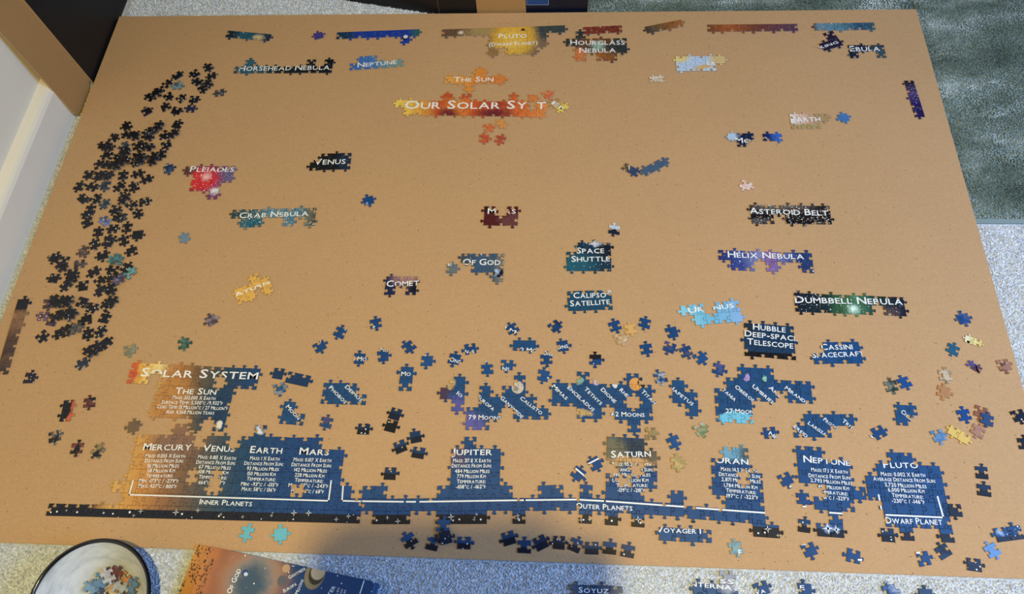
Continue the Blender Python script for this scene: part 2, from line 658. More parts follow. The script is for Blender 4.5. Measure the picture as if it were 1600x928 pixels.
_c = t.ramp(_n1.outputs['Fac'], [(0.32, lin((78, 94, 90))), (0.45, lin((108, 124, 118))), (0.56, lin((140, 156, 154))), (0.68, lin((206, 216, 218)))])
_i = t.n('ShaderNodeAttribute', _attribute_name='shade')
_c = t.mix(1.0, _c, t.math('MULTIPLY_ADD', _i.outputs['Fac'], 0.25, 0.88), 'MULTIPLY')
M_RTUFT = t.color(_c)
o = tufts('pile_tufts', [(BX1 + 0.001, 1.02, 0.7455, 1.35), (0.046, BX1 + 0.001, 1.2235, 1.32)], 0.0028, 0.0006, 0.0020, M_RTUFT, 0.0044, None, 5)
o.parent = rug
o.location = (-0.05, -0.737, 0)


# printed carton leaning on the wall (upper left) and carton standing behind the sheet
def lean_panel(name, pts, mat, parent, th=0.004, edge=None, nrm=None):
    "a flat card with thickness: pts in order, thickness along nrm"
    n = len(pts)
    vs = [Vector(p) for p in pts]
    nv = Vector(nrm)
    vs = [p + nv * 0 for p in vs] + [p - nv * th for p in vs]
    fs = [tuple(range(n)), tuple(range(2 * n - 1, n - 1, -1))]
    for i in range(n):
        j = (i + 1) % n
        fs.append((j, i, n + i, n + j))
    me = mesh_from(name, vs, fs)
    me.materials.append(mat); me.materials.append(edge or M_KEDGE)
    me.polygons.foreach_set('material_index', [0, 0] + [1] * n)
    return link(name, me, None, parent)


LX, LT = -0.9165, -0.046         # foot of the carton, lean over 0.6 m


def lp(y, z, off=0.0):
    return (LX + LT * z / 0.6 + off, y, z)


ct = empty('leaning_carton', (LX, 1.3, 0))
tag(ct, 'black printed carton leaning on the wall at the far left, brown end flap open', 'carton')
PO = Vector((-LX, -1.3, 0))


def rel(pts): return [Vector(p) + PO for p in pts]


lean_panel('printed_panel', rel([lp(1.047, 0.001), lp(1.75, 0.001), lp(1.75, 0.6), lp(1.047, 0.6)]), M_BLACK, ct, 0.004, M_KEDGE, (1, 0, 0.07))
fl = [lp(1.0495, 0.012, -.0045), lp(1.0495, 0.6, -.0045), lp(0.962, 0.6, -.0045), lp(0.960, 0.03, -.0045)]
for k in range(6):
    a = math.pi + k * math.pi / 10
    fl.append(lp(0.974 + 0.014 * math.cos(a), 0.015 + 0.014 * math.sin(a), -.0045))
fl.append(lp(1.03, 0.001, -.0045))
lean_panel('end_flap', rel(fl), M_KRAFT, ct, 0.003, M_KEDGE, (1, 0, 0.07))

bx = empty('standing_carton', (-0.1, 1.229, 0))
tag(bx, 'black and navy printed carton standing behind the top edge of the sheet', 'carton')
PO = Vector((0.1, -1.229, 0))
bm = bmesh.new()
box_bm(bm, -0.175 + .1, 0.042 + .1, 0.006, 0.12, 0.0, 0.42)
link('box_body', bm_mesh('box_body', bm), M_KEDGE, bx)
lean_panel('black_panel', rel([(-0.252, 1.2285, 0.0005), (-0.176, 1.2285, 0.0005), (-0.176, 1.2285, 0.42), (-0.252, 1.2285, 0.42)]), M_BLACK, bx, 0.004, M_KEDGE, (0, -1, 0))
lean_panel('black_flap', rel([(-0.62, 1.310, 0.0005), (-0.2525, 1.2285, 0.0005), (-0.2525, 1.2285, 0.42), (-0.62, 1.310, 0.42)]), M_BLACK, bx, 0.004, M_KEDGE, (-0.21, -0.97, 0))
lean_panel('brown_panel', rel([(-0.176, 1.2275, 0.0005), (-0.0785, 1.2275, 0.0005), (-0.0785, 1.2275, 0.42), (-0.176, 1.2275, 0.42)]), M_KRAFT, bx, 0.004, M_KEDGE, (0, -1, 0))
nv = lean_panel('navy_panel', rel([(-0.0785, 1.2285, 0.0005), (0.0435, 1.2285, 0.0005), (0.0435, 1.2285, 0.42), (-0.0785, 1.2285, 0.42)]), M_NAVYC, bx, 0.004, M_KEDGE, (0, -1, 0))
bm = bmesh.new()
box_bm(bm, -0.0765 + .1, -0.0335 + .1, -0.0007, -0.0002, 0.024, 0.11)
fr = link('picture_border', bm_mesh('picture_border', bm), plain('pale_blue_ink', (150, 176, 205), 0.4), nv)
bm = bmesh.new()
box_bm(bm, -0.0758 + .1, -0.0343 + .1, -0.0010, -0.0006, 0.0252, 0.109)
link('printed_picture', bm_mesh('printed_picture', bm), plain('blue_picture_ink', (32, 74, 130), 0.4, 0.4, 0.4, 40), nv)

# ------------------------------------------------------------------ joined puzzle sections
OCC = []        # outlines already lying on the sheet: (cx, cy, polygon, top z)


def section(sid, name, label, p0, p1, n, rows=None, mask=None, r0=0, c0=0, holes=(), base=(22, 66, 115), ops=(), text=(),
            stars=0.0, mottle=0.25, flat=(), z=ZB, axis='h', cat='puzzle section', mscale=90.0, warp=0.004, group=None, rocks=None):
    """p0 -> p1: pixel line along a row of n pieces.  mask: strings, first row on top, hanging down from the line.
    rows: {row index upwards from the line: [(pixel x range), ...]}."""
    a, b = W(p0[0], p0[1], z), W(p1[0], p1[1], z)
    d = b - a
    pitch = d.length / n
    rz = math.atan2(d.y, d.x)
    if axis == 'v': rz += math.pi / 2        # the line runs down a column
    root = empty(name, a, rz)
    root.matrix_basis = Matrix.Translation(a) @ Matrix.Rotation(rz, 4, 'Z')
    tag(root, label, cat, group)
    cells = set()
    if mask:
        for r, row in enumerate(mask):
            for c, ch in enumerate(row):
                if ch == '#': cells.add((c + c0, -(r + r0) - 1))
    else:
        for r, rng in rows.items():
            for c in range(-30, 60):
                w = root.matrix_basis @ Vector(((c + .5) * pitch, (r + .5) * pitch, 0))
                x, y = PX(w.x, w.y, z)
                if any(u <= x <= v for u, v in rng): cells.add((c, r))
    inv = root.matrix_basis.inverted()
    for hx, hy in holes:
        q = inv @ W(hx, hy, z)
        cells.discard((math.floor(q.x / pitch), math.floor(q.y / pitch)))
    rmin, rmax = min(r for c, r in cells), max(r for c, r in cells)
    cmin, cmax = min(c for c, r in cells), max(c for c, r in cells)

    def corner(c, r):
        j = 0.05
        if (flat and (r in (rmin, rmax + 1) or c in (cmin, cmax + 1))): j = 0.0
        return ((c + (hsh(sid, c, r, 1) - .5) * j) * pitch, (r + (hsh(sid, c, r, 2) - .5) * j) * pitch)

    def hs(c, r):      # sign of the horizontal edge under cell (c, r): +1 knob points up
        if 'bottom' in flat and r == rmin: return 0
        if 'top' in flat and r == rmax + 1: return 0
        return 1 if hsh(sid, c, r, 11) > 0.5 else -1

    def vsn(c, r):     # vertical edge left of the cell: +1 knob points left
        if 'left' in flat and c == cmin: return 0
        if 'right' in flat and c == cmax + 1: return 0
        return 1 if hsh(sid, c, r, 12) > 0.5 else -1

    def outline(c, r):
        A, B, C_, D = corner(c, r), corner(c + 1, r), corner(c + 1, r + 1), corner(c, r + 1)
        e = edge_pts(A, B, hs(c, r), sid * 131 + c * 17 + r * 29)
        rt = edge_pts(B, C_, vsn(c + 1, r), sid * 137 + (c + 1) * 19 + r * 31 + 5)
        tp = edge_pts(D, C_, hs(c, r + 1), sid * 131 + c * 17 + (r + 1) * 29)
        lf = edge_pts(A, D, vsn(c, r), sid * 137 + c * 19 + r * 31 + 5)
        return e + rt + [C_] + tp[:0:-1] + [D] + lf[:0:-1]
    mat = print_mat('print_' + name, root, base, ops, stars, mottle, mscale, warp, rocks=rocks)
    polys = {}
    for (c, r) in sorted(cells):
        poly = outline(c, r)
        polys[(c, r)] = poly
        cx, cy = (c + .5) * pitch, (r + .5) * pitch
        me = piece_mesh('puzzle_piece', poly, cx, cy)
        dz = hsh(sid, c, r, 21) * 0.00022
        link('puzzle_piece', me, [mat, M_SIDE], root, (cx, cy, dz))
        m = root.matrix_basis
        wp = [(m @ Vector((p[0], p[1], 0)))[:2] for p in poly]
        wc = m @ Vector((cx, cy, 0))
        OCC.append((wc.x, wc.y, wp, z + THICK))

    def inside(x, y):
        c, r = math.floor(x / pitch), math.floor(y / pitch)
        near = [(c + i, r + j) for i in (-1, 0, 1) for j in (-1, 0, 1)]
        if all(q in cells for q in near): return True
        return any(q in cells and in_poly(x, y, polys[q]) for q in near)
    if text:
        lettering(root, text, inside, THICK + 0.00028)
    return root


NAVY = (26, 72, 118)
DK = (10, 14, 24)

# --- the band of sections along the top edge
section(1, 'puzzle_section', 'short teal strip of edge pieces at the far left of the top row', (357, 48.5), (425, 54.5), 5, mask=['#####'], flat=('top',), base=(30, 84, 104),
        ops=[('blob', (362, 55), .9, 1, (14, 34, 48), .6), ('blob', (420, 58), .9, 1, (18, 40, 66), .6), ('blob', (404, 60), .7, .5, (208, 186, 140), .7)], stars=.05, mottle=.4)
section(2, 'puzzle_section', 'long royal blue strip of edge pieces with a small white planet, top row', (527, 51.5), (656, 46.5), 9, mask=['#########', '.......#.'], flat=('top',), base=(30, 62, 158),
        ops=[('blob', (535, 57), 1.6, 1.4, (22, 54, 88), .6), ('blob', (655, 52), 1, 1, (50, 96, 104), .6), ('blob', (633, 59.5), .35, .42, (14, 20, 60), .1), ('blob', (634, 58.5), .26, .28, (225, 225, 230), .15)], mottle=.35)
section(3, 'puzzle_section', 'top edge strip with a yellow sun disc reading PLUTO', (691, 47), (883, 40.5), 13, mask=['#############', '.....######..', '.....######..', '.....#.###...'], flat=('top',), base=(128, 104, 80),
        ops=[('blob', (705, 52), 2.2, 1.6, (104, 78, 58), .7), ('blob', (720, 52), .28, .28, (236, 222, 196), .8), ('blob', (752, 50), 2, 1.2, (168, 142, 92), .7), ('blob', (862, 46), 2.6, 1.8, (58, 68, 68), .4), ('blob', (803, 60), 2.7, 3.2, (216, 168, 60), .35), ('blob', (800, 64), 1.5, 2, (232, 190, 80), .8), ('blob', (769, 84), .8, .9, (150, 116, 76), .3), ('blob', (817, 47.5), .2, .25, (70, 40, 26), .2)],
        text=[('PLUTO', 779, 61, 823, 60, 7), ('(DWARF PLANET)', 764, 74, 840, 70.5, 6)], mottle=.2, stars=.015)
section(4, 'puzzle_section', 'short dark red edge strip above the words HOURGLASS NEBULA', (911, 43.5), (971, 40.5), 4, mask=['####'], flat=('top',), base=(120, 50, 36), stars=.06, mottle=.6)
section(5, 'puzzle_section', 'section reading HOURGLASS NEBULA in white on dark orange', (884, 61.5), (979, 60.5), 6, mask=['.#....', '######', '.#####', '.#.##.'], r0=-1, base=(48, 54, 56),
        ops=[('blob', (940, 90), 2, 1, (150, 92, 44), .7), ('blob', (905, 88), 1.1, 1.3, (206, 120, 68), .5), ('blob', (930, 66), 2, .9, (120, 76, 40), .7), ('blob', (934, 73), .8, .8, (150, 178, 160), .8)], stars=.03, mottle=.45,
        text=[('HOURGLASS', 891, 71.5, 976, 71, 8), ('NEBULA', 905, 84, 962, 83, 8)])
section(6, 'puzzle_section', 'tilted short brown edge strip, dark at one end, top row', (1007, 43), (1064, 31.5), 4, mask=['####'], flat=('top',), base=(138, 90, 46), ops=[('ramp', (1005, 48), (1066, 38), [(0, (40, 44, 50)), (.3, (100, 80, 56)), (.75, (150, 94, 46)), (1, (158, 104, 58))])], mottle=.5)
section(7, 'puzzle_section', 'long strip of edge pieces fading from orange brown to purple, top row', (1105, 39.5), (1245, 38.2), 9, mask=['#########'], flat=('top',), base=(140, 74, 40), ops=[('ramp', (1105, 45), (1245, 45), [(0, (110, 66, 44)), (.25, (168, 92, 48)), (.55, (118, 66, 54)), (1, (92, 64, 86))])], mottle=.4, stars=.01)
section(8, 'puzzle_section', 'pale teal and blue starry edge strip at the far right of the top row', (1271, 37.5), (1365, 36.2), 6, mask=['######'], flat=('top',), base=(70, 108, 130), ops=[('ramp', (1271, 43), (1366, 43), [(0, (70, 44, 66)), (.08, (104, 132, 150)), (.45, (84, 128, 146)), (.75, (44, 80, 112)), (1, (60, 92, 104))])], mottle=.5, stars=.07)
section(9, 'puzzle_section', 'small tilted dark section reading RING', (1279, 69.5), (1309, 60), 2, mask=['.#', '##'], r0=-1, base=(38, 30, 56), text=[('RING', 1280, 78.5, 1310, 68.5, 8)], stars=.03)
section(10, 'puzzle_section', 'dark starry section reading EBULA without its first letter', (1324, 71.5), (1380, 71), 4, mask=['####', '#..#'], base=(24, 36, 54), ops=[('blob', (1372, 86), 1, 1.6, (54, 78, 86), .6)], text=[('EBULA', 1328, 81.5, 1375, 81, 8)], stars=.04)

section(11, 'puzzle_section', 'black section reading HORSEHEAD NEBULA, teal at its start', (371, 94.5), (522, 93.5), 11, mask=['.#......#.#', '###########'], base=(12, 20, 30), ops=[('blob', (392, 106), 2.4, 1.6, (46, 92, 116), .6)], text=[('HORSEHEAD NEBULA', 373, 112, 515, 110, 8)], stars=.02)
section(12, 'puzzle_section', 'blue section reading NEPTUNE beside the HORSEHEAD NEBULA section', (548, 90), (631, 84), 6, mask=['.##...', '######'], base=(70, 116, 178), ops=[('ramp', (548, 100), (632, 96), [(0, (52, 100, 180)), (.4, (72, 122, 190)), (.7, (116, 152, 160)), (1, (120, 150, 150))])], text=[('NEPTUNE', 559, 106.5, 620, 101, 7)], mottle=.2)
section(13, 'puzzle_section', 'orange section reading THE SUN', (697, 108.5), (790, 107.5), 6, mask=['...#..', '######', '..#...'], base=(224, 150, 66), ops=[('ramp', (697, 125), (790, 125), [(0, (226, 162, 76)), (.5, (222, 140, 58)), (1, (214, 124, 60))])], text=[('THE SUN', 709, 129, 771, 128.5, 7.5)], mottle=.3)
section(14, 'puzzle_section', 'fiery orange title section reading OUR SOLAR SYST with a gap', (621, 146), (855, 149), 16, mask=['.....#.#....#.#.', '##############.#', '.###############'], base=(206, 110, 54),
        ops=[('ramp', (621, 165), (855, 168), [(0, (236, 204, 96)), (.15, (232, 172, 72)), (.28, (200, 84, 44)), (.4, (222, 136, 58)), (.52, (206, 92, 46)), (.68, (176, 68, 44)), (.82, (214, 108, 50)), (1, (222, 140, 76))]),
             ('blob', (700, 178), 1.2, .8, (120, 40, 46), .8), ('blob', (770, 178), 2, .7, (112, 36, 44), .8), ('blob', (718, 150), 3, .5, (188, 84, 50), .7)],
        text=[('OUR SOLAR SYST', 632, 171, 853, 171, 12.5)], mottle=.45, mscale=130)
section(15, 'puzzle_section', 'tilted yellow scrap with the letters EM at the end of the title', (864, 154), (890, 167.5), 2, mask=['##'], base=(228, 200, 92), ops=[('blob', (866, 160), 1, 1, (176, 136, 92), .5)], text=[('EM', 861, 163, 884, 177, 9)], mottle=.25)
section(16, 'puzzle_section', 'pale blue and cream section with hardly any lettering, upper right', (1055, 89), (1132, 88.5), 5, mask=['#####', '####.'], base=(186, 206, 232), ops=[('blob', (1060, 91), 1.3, .8, (226, 206, 140), .5), ('blob', (1127, 94), 1.4, 1.2, (216, 188, 132), .5), ('blob', (1100, 107), 1.1, .5, (214, 176, 106), .6), ('blob', (1110, 112), 1.1, .5, (196, 216, 238), .4)], text=[('LE', 1104, 102, 1117, 102, 5)], mottle=.08)
section(17, 'puzzle_section', 'small cream pair of pieces with cut off white letters, below the pale blue section', (1014, 121), (1037, 119.5), 2, mask=['##'], base=(208, 188, 164), text=[('USA', 1016, 124.5, 1034, 122, 6)], mottle=.12)
section(18, 'puzzle_section', 'pinkish white section reading EARTH', (1233, 179), (1293, 178.5), 4, mask=['####', '###.'], base=(214, 196, 184), ops=[('ramp', (1233, 190), (1290, 190), [(0, (226, 216, 212)), (.45, (214, 172, 152)), (.75, (180, 148, 112)), (1, (170, 140, 100))]), ('blob', (1256, 200), 2.4, .55, (170, 150, 100), .5)], text=[('EARTH', 1236, 192, 1282, 191, 8.5)], mottle=.22)
section(19, 'puzzle_section', 'dark navy section reading MO with a pale first piece', (1136, 209), (1177, 209), 3, mask=['###', '.#.'], r0=0, base=(20, 34, 70), ops=[('blob', (1143, 213), .75, .9, (176, 196, 220), .5)], text=[('MOON', 1149, 224.5, 1196, 225, 8)], mottle=.25)
section(20, 'puzzle_section', 'two joined bright blue and navy pieces right of the letters MO', (1191, 209.5), (1221, 209.5), 2, mask=['##'], base=(34, 70, 150), ops=[('ramp', (1191, 215), (1222, 215), [(0, (16, 26, 64)), (.4, (22, 44, 110)), (.7, (54, 100, 188))])], text=[('|', [(1196, 216), (1200, 221)], 2)])
section(21, 'puzzle_section', 'upright purple starry edge strip near the right border', (1412, 127), (1429.5, 184), 5, mask=['#', '#', '#', '#', '#'], axis='v', flat=('right',), base=(44, 28, 78), ops=[('ramp', (1416, 128), (1436, 184), [(0, (26, 20, 36)), (.35, (78, 60, 108)), (.6, (40, 28, 92)), (1, (34, 24, 76))])], stars=.1)
section(22, 'puzzle_section', 'section reading PLEIADES over a bright red glow', (291, 260.5), (368, 260), 5, mask=['#####', '.####', '.###.', '...#.'], base=(86, 40, 66), ops=[('blob', (345, 285), 2.4, 2.6, (128, 62, 116), .7), ('blob', (364, 275), 1.4, 1.6, (104, 92, 136), .6), ('blob', (316, 282), 1.9, 1.7, (216, 42, 48), .5), ('blob', (295, 264), .9, .9, (84, 52, 50), .5), ('blob', (323, 277), .5, .5, (250, 190, 190), .9), ('blob', (336, 299), .5, .5, (236, 232, 240), .9)], text=[('PLEIADES', 297, 269.5, 366, 269.5, 8.5)], stars=.14, mottle=.3)
section(23, 'puzzle_section', 'black section reading VENUS', (487, 241.5), (550, 239.5), 4, mask=['.###', '####'], base=(12, 15, 20), ops=[('blob', (545, 250), 1.2, 2, (26, 46, 72), .7)], text=[('VENUS', 491, 258.5, 540, 257, 9)])
section(24, 'puzzle_section', 'teal glittering section reading CRAB NEBULA', (364, 328.5), (495, 325), 8, mask=['########', '.##..#.#'], base=(78, 118, 132), ops=[('ramp', (364, 335), (496, 333), [(0, (42, 62, 66)), (.2, (40, 84, 90)), (.45, (96, 136, 158)), (.75, (74, 124, 148)), (.92, (110, 108, 92)), (1, (64, 60, 50))]), ('blob', (395, 350), 1.6, .9, (28, 98, 118), .5)], text=[('CRAB NEBULA', 374, 342, 482, 338, 8.5)], stars=.14, mottle=.7, mscale=150, rocks=(.22, 420.0))
section(25, 'puzzle_section', 'dark maroon section reading MARS with its second letter missing', (757, 323), (810, 323), 3, mask=['#.#', '###'], base=(82, 28, 32), ops=[('blob', (800, 345), 1.3, .7, (110, 62, 66), .6), ('blob', (760, 325), .6, .6, (46, 22, 26), .6)], text=[('MARS', 762, 335, 806, 335, 8.5)], mottle=.4)
section(26, 'puzzle_section', 'slate blue row of three pieces rising to the right, right arm of the V', (1000, 266), (1037, 245.5), 3, mask=['###'], base=(72, 94, 122), mottle=.12)
section(27, 'puzzle_section', 'dark blue pair of pieces sloping down, left arm of the V', (978, 255), (1002, 268), 2, mask=['##'], base=(50, 70, 104), ops=[('blob', (978, 262), .7, .8, (92, 78, 66), .5)], text=[('Y', 980, 266, 986, 266, 7)], mottle=.25)
section(28, 'puzzle_section', 'slate section reading OF GOD with a small dark planet', (721, 397), (788, 397), 4, mask=['####', '.###', '...#'], base=(58, 80, 106), ops=[('ramp', (721, 410), (790, 410), [(0, (64, 70, 80)), (.4, (56, 86, 118)), (.75, (70, 90, 110)), (1, (140, 128, 104))]), ('blob', (779, 427), .45, .5, (12, 22, 54), .1), ('blob', (777, 426), .26, .32, (180, 200, 226), .7)], text=[('OF GOD', 723, 415, 782, 415, 9.5)], stars=.05, mottle=.3)
section(29, 'puzzle_section', 'dark teal section reading SPACE SHUTTLE in two lines', (885, 379.5), (954, 379.5), 4, mask=['.###', '####', '####'], base=(18, 52, 76), ops=[('blob', (900, 415), 2, 1.4, (34, 92, 112), .7), ('blob', (940, 382), 1.1, .4, (206, 208, 224), .3), ('blob', (948, 390), 1, 1, (16, 26, 44), .6)], text=[('SPACE', 901, 397, 944, 396.5, 9), ('SHUTTLE', 893, 410, 953, 409, 9)], stars=.04)
section(30, 'puzzle_section', 'dark teal section reading CALIPSO SATELLITE in two lines', (886, 456), (955, 453.5), 4, mask=['####', '####'], base=(26, 74, 104), ops=[('blob', (951, 453), .7, .6, (208, 200, 196), .3)], text=[('CALIPSO', 896, 467, 947, 465.5, 9), ('SATELLITE', 891, 479.5, 953, 476, 9)], mottle=.3)
section(31, 'puzzle_section', 'navy section reading COMET with a pinkish tail and gaps', (604, 432), (653, 432.5), 3, mask=['###', '#.#'], base=(26, 34, 78), ops=[('blob', (636, 437), 1.4, .8, (164, 122, 122), .7), ('blob', (652, 450), .8, .8, (14, 18, 32), .5)], text=[('COMET', 604, 449, 655, 447, 9.5)], stars=.02)
section(32, 'puzzle_section', 'golden tilted section reading ATURN without its first letter', (366, 454), (421, 433), 4, mask=['..#.', '####', '##.#'], r0=-1, base=(228, 176, 84), text=[('ATURN', 368, 465.5, 422, 444, 8.5)], mottle=.18)
section(33, 'puzzle_section', 'black rocky section reading ASTEROID BELT with gaps', (1171, 321), (1295, 322), 7, mask=['#######', '##.####'], base=(20, 18, 22), ops=[('blob', (1220, 324), 3, .5, (104, 92, 84), .9), ('blob', (1185, 346), 1.2, .3, (90, 88, 92), .9)], text=[('ASTEROID BELT', 1171, 335, 1294, 338, 9.5)], stars=.05, mottle=.6, mscale=160, rocks=(.45, 330.0))
section(34, 'puzzle_section', 'deep blue and violet section reading HELIX NEBULA', (1122, 391.5), (1268, 396), 8, mask=['########', '.##.#..#'], base=(50, 62, 128), ops=[('ramp', (1122, 400), (1269, 404), [(0, (34, 44, 108)), (.25, (56, 72, 146)), (.4, (126, 134, 184)), (.55, (134, 96, 152)), (.7, (96, 104, 158)), (.85, (34, 56, 112)), (1, (36, 60, 104))])], text=[('HELIX NEBULA', 1137, 403, 1256, 406, 9.5)], stars=.08, mottle=.4)
section(35, 'puzzle_section', 'green and black starry section reading DUMBBELL NEBULA', (1240, 458), (1411, 465), 10, mask=['##########', '#######.##'], base=(20, 34, 42), ops=[('ramp', (1240, 470), (1412, 478), [(0, (14, 22, 42)), (.28, (20, 40, 48)), (.42, (54, 96, 60)), (.58, (74, 122, 88)), (.7, (36, 72, 62)), (.85, (24, 40, 44)), (1, (24, 28, 48))]), ('blob', (1333, 484), .5, .5, (214, 244, 226), .9), ('blob', (1388, 488), 1, .6, (84, 70, 74), .6)], text=[('DUMBBELL NEBULA', 1242, 474, 1410, 477, 10.5)], stars=.09, mottle=.35)
section(36, 'puzzle_section', 'sky blue section reading URANUS with its middle top missing', (1062, 478), (1153, 470), 5, mask=['##.##', '.####'], base=(128, 190, 222), ops=[('ramp', (1062, 490), (1155, 484), [(0, (142, 204, 226)), (.5, (112, 184, 216)), (1, (136, 178, 222))])], text=[('URANUS', 1076, 490, 1147, 481.5, 8.5)], mottle=.1)
section(37, 'puzzle_section', 'dark section reading HUBBLE DEEP-SPACE TELESCOPE in three lines', (1162, 504.5), (1240, 510.5), 4, mask=['####', '####', '####'], base=(20, 54, 86), ops=[('below', (1160, 549), (1240, 554), (10, 12, 18)), ('blob', (1164, 510), 1.2, 1, (26, 40, 56), .6)], text=[('HUBBLE', 1176, 515.5, 1227, 520.5, 9.5), ('DEEP-SPACE', 1163, 526, 1246, 534, 9.5), ('TELESCOPE', 1167, 538.5, 1239, 545.5, 9.5)])
section(38, 'puzzle_section', 'blue section reading CASSINI SPACECRAF in two lines', (1266, 535.5), (1341, 534), 4, mask=['.###', '####'], base=(24, 72, 122), text=[('CASSINI', 1283, 547.5, 1332, 546.5, 9), ('SPACECRAFT', 1269, 560, 1350, 557, 9)])

# --- left border strip
section(39, 'puzzle_section', 'upright brown banded edge strip leaving the frame at the left border', (29, 468), (-6, 586), 7, mask=['#', '#', '#', '#', '#', '#', '#'], axis='v', flat=('left',), base=(104, 76, 58),
        ops=[('ramp', (40, 468), (8, 586), [(0, (16, 20, 32)), (.13, (22, 24, 34)), (.2, (146, 106, 74)), (.4, (128, 94, 70)), (.5, (92, 66, 52)), (.68, (74, 56, 50)), (.8, (98, 74, 56)), (1, (56, 44, 44))])], mottle=.6, mscale=120)

# --- title and sun block
SUNRAMP = [(0, (196, 104, 50)), (.08, (232, 178, 78)), (.2, (240, 212, 138)), (.28, (196, 140, 82)), (.36, (178, 116, 62)), (.48, (128, 96, 62)), (.6, (84, 80, 72)), (.72, (40, 68, 88)), (.85, (26, 66, 104)), (1, (22, 62, 112))]
section(40, 'puzzle_section', 'large section reading SOLAR SYSTEM and THE SUN, yellow fading to navy', (208, 567), (408, 576.5), 12,
        mask=['############', '##.#####.###', '...#######..', '...#######..', '...#######..', '.......#.#..'], base=NAVY,
        ops=[('ramp', (205, 590), (410, 598), SUNRAMP), ('blob', (262, 632), 2.2, 3.2, (190, 132, 70), .6), ('blob', (342, 640), 1.6, 3, (28, 60, 92), .7), ('blob', (343, 665), .3, .45, (226, 222, 210), .2), ('blob', (206, 588), .6, 2.4, (206, 92, 50), .6)],
        text=[('SOLAR SYSTEM', 220, 588.5, 403, 593.5, 13), ('THE SUN', 274, 616, 338, 617.5, 9.5), ('MASS: 333,000 X EARTH', 270, 624, 337, 626, 5.4), ('SURFACE TEMP: 5,500°C /9,932°F', 253, 631.5, 348, 633.5, 5.4), ('CORE TEMP: 15 MILLION°C / 27 MILLION°F', 246, 638.5, 356, 641.5, 5.4), ('AGE: 4,568 MILLION YEARS', 260, 646.5, 335, 648.5, 5.4)], mottle=.2)

# --- inner planets block
section(41, 'puzzle_section', 'largest section listing MERCURY, VENUS, EARTH and MARS over INNER PLANETS, with black starry base', (72, 806), (562, 818.2), 26,
        rows={0: [(73, 556)], 1: [(196, 563)], 2: [(184, 546)], 3: [(205, 535)], 4: [(207, 535)], 5: [(210, 535)], 6: [(220, 309), (318, 362), (376, 440), (452, 500)], 7: [(270, 292), (403, 424)]},
        holes=[(301, 745), (340, 743), (341, 763), (473, 766)], flat=('bottom',), base=NAVY,
        ops=[('ramp', (120, 780), (520, 792), [(0, (20, 20, 26)), (.04, (150, 104, 54)), (.14, (214, 166, 88)), (.24, (204, 142, 72)), (.33, (156, 108, 68)), (.42, (112, 90, 72)), (.52, (60, 78, 88)), (.62, (30, 70, 104)), (.75, (22, 66, 116)), (1, (22, 68, 122))]),
             ('blob', (276, 690), 2.4, 1.6, (136, 102, 82), .6), ('blob', (410, 671), .5, .4, (210, 218, 228), .3), ('blob', (415, 666), .5, .4, (28, 54, 96), .3), ('blob', (110, 788), 2.6, .8, (16, 18, 26), .4),
             ('below', (72, 793), (555, 804.5), (14, 18, 34), .22)],
        text=[('MERCURY', 224, 704, 299, 704, 10.5), ('VENUS', 317, 705.5, 367, 706.5, 10.5), ('EARTH', 391, 708, 441, 709.5, 10.5), ('MARS', 468, 710.5, 514, 712, 10.5),
              ('MASS: 0.055 X EARTH', 228, 715.5, 290, 716, 5.6), ('DISTANCE FROM SUN:', 227, 723, 287, 723.5, 5.6), ('36 MILLION MILES', 230, 731, 280, 731, 5.6), ('58 MILLION KM', 231, 738.5, 274, 738.5, 5.6), ('TEMPERATURE:', 229, 746.5, 271, 746.5, 5.6), ('MIN: -173°C / -279°F', 218, 754, 279, 755, 5.6), ('MAX: 427°C / 800°F', 217, 762, 276, 763.5, 5.6),
              ('MASS: 0.815 X EARTH', 310, 717, 369, 719.5, 5.6), ('DISTANCE FROM SUN:', 307, 725, 368, 727, 5.6), ('67 MILLION MILES', 311, 732.5, 361, 734.5, 5.6), ('108 MILLION KM', 311, 740, 357, 742, 5.6), ('TEMPERATURE:', 311, 748, 355, 750, 5.6), ('464°C / 867°F', 310, 757, 352, 758, 5.6),
              ('MASS: 1 X EARTH', 391, 719, 437, 720.5, 5.6), ('DISTANCE FROM SUN:', 382, 727, 443, 728.5, 5.6), ('93 MILLION MILES', 386, 735, 436, 736.5, 5.6), ('150 MILLION KM', 387, 743, 431, 744.5, 5.6), ('TEMPERATURE:', 386, 751, 431, 752.5, 5.6), ('MIN: -93°C / -135°F', 377, 759, 435, 761, 5.6), ('MAX: 58°C / 136°F', 378, 767, 431, 769, 5.6),
              ('MASS: 0.107 X EARTH', 459, 721, 518, 723, 5.6), ('DISTANCE FROM SUN:', 456, 729, 518, 731, 5.6), ('142 MILLION MILES', 460, 737, 511, 739, 5.6), ('228 MILLION KM', 461, 745, 507, 747, 5.6), ('TEMPERATURE:', 461, 753, 505, 755, 5.6), ('MIN: -87°C / -243°F', 451, 761, 513, 763, 5.6), ('MAX: -5°C / 68°F', 455, 770, 506, 771.5, 5.6),
              ('INNER PLANETS', 312, 788, 394, 791.5, 8), ('|', [(209, 752), (203, 773.5), (514, 783), (518, 752)], 2.2), ('|', [(537, 755), (535, 783), (570, 784)], 2.2)] + [('*', x, y, r) for x, y, r in ((221, 799, 4.5), (276, 801, 6), (310, 798, 4), (346, 804, 3), (460, 802, 5.5), (483, 802, 5.5), (545, 807, 4.5), (526, 812, 4), (380, 808, 3), (425, 806, 3), (105, 798, 2.5), (210, 806, 3))], mottle=.2)

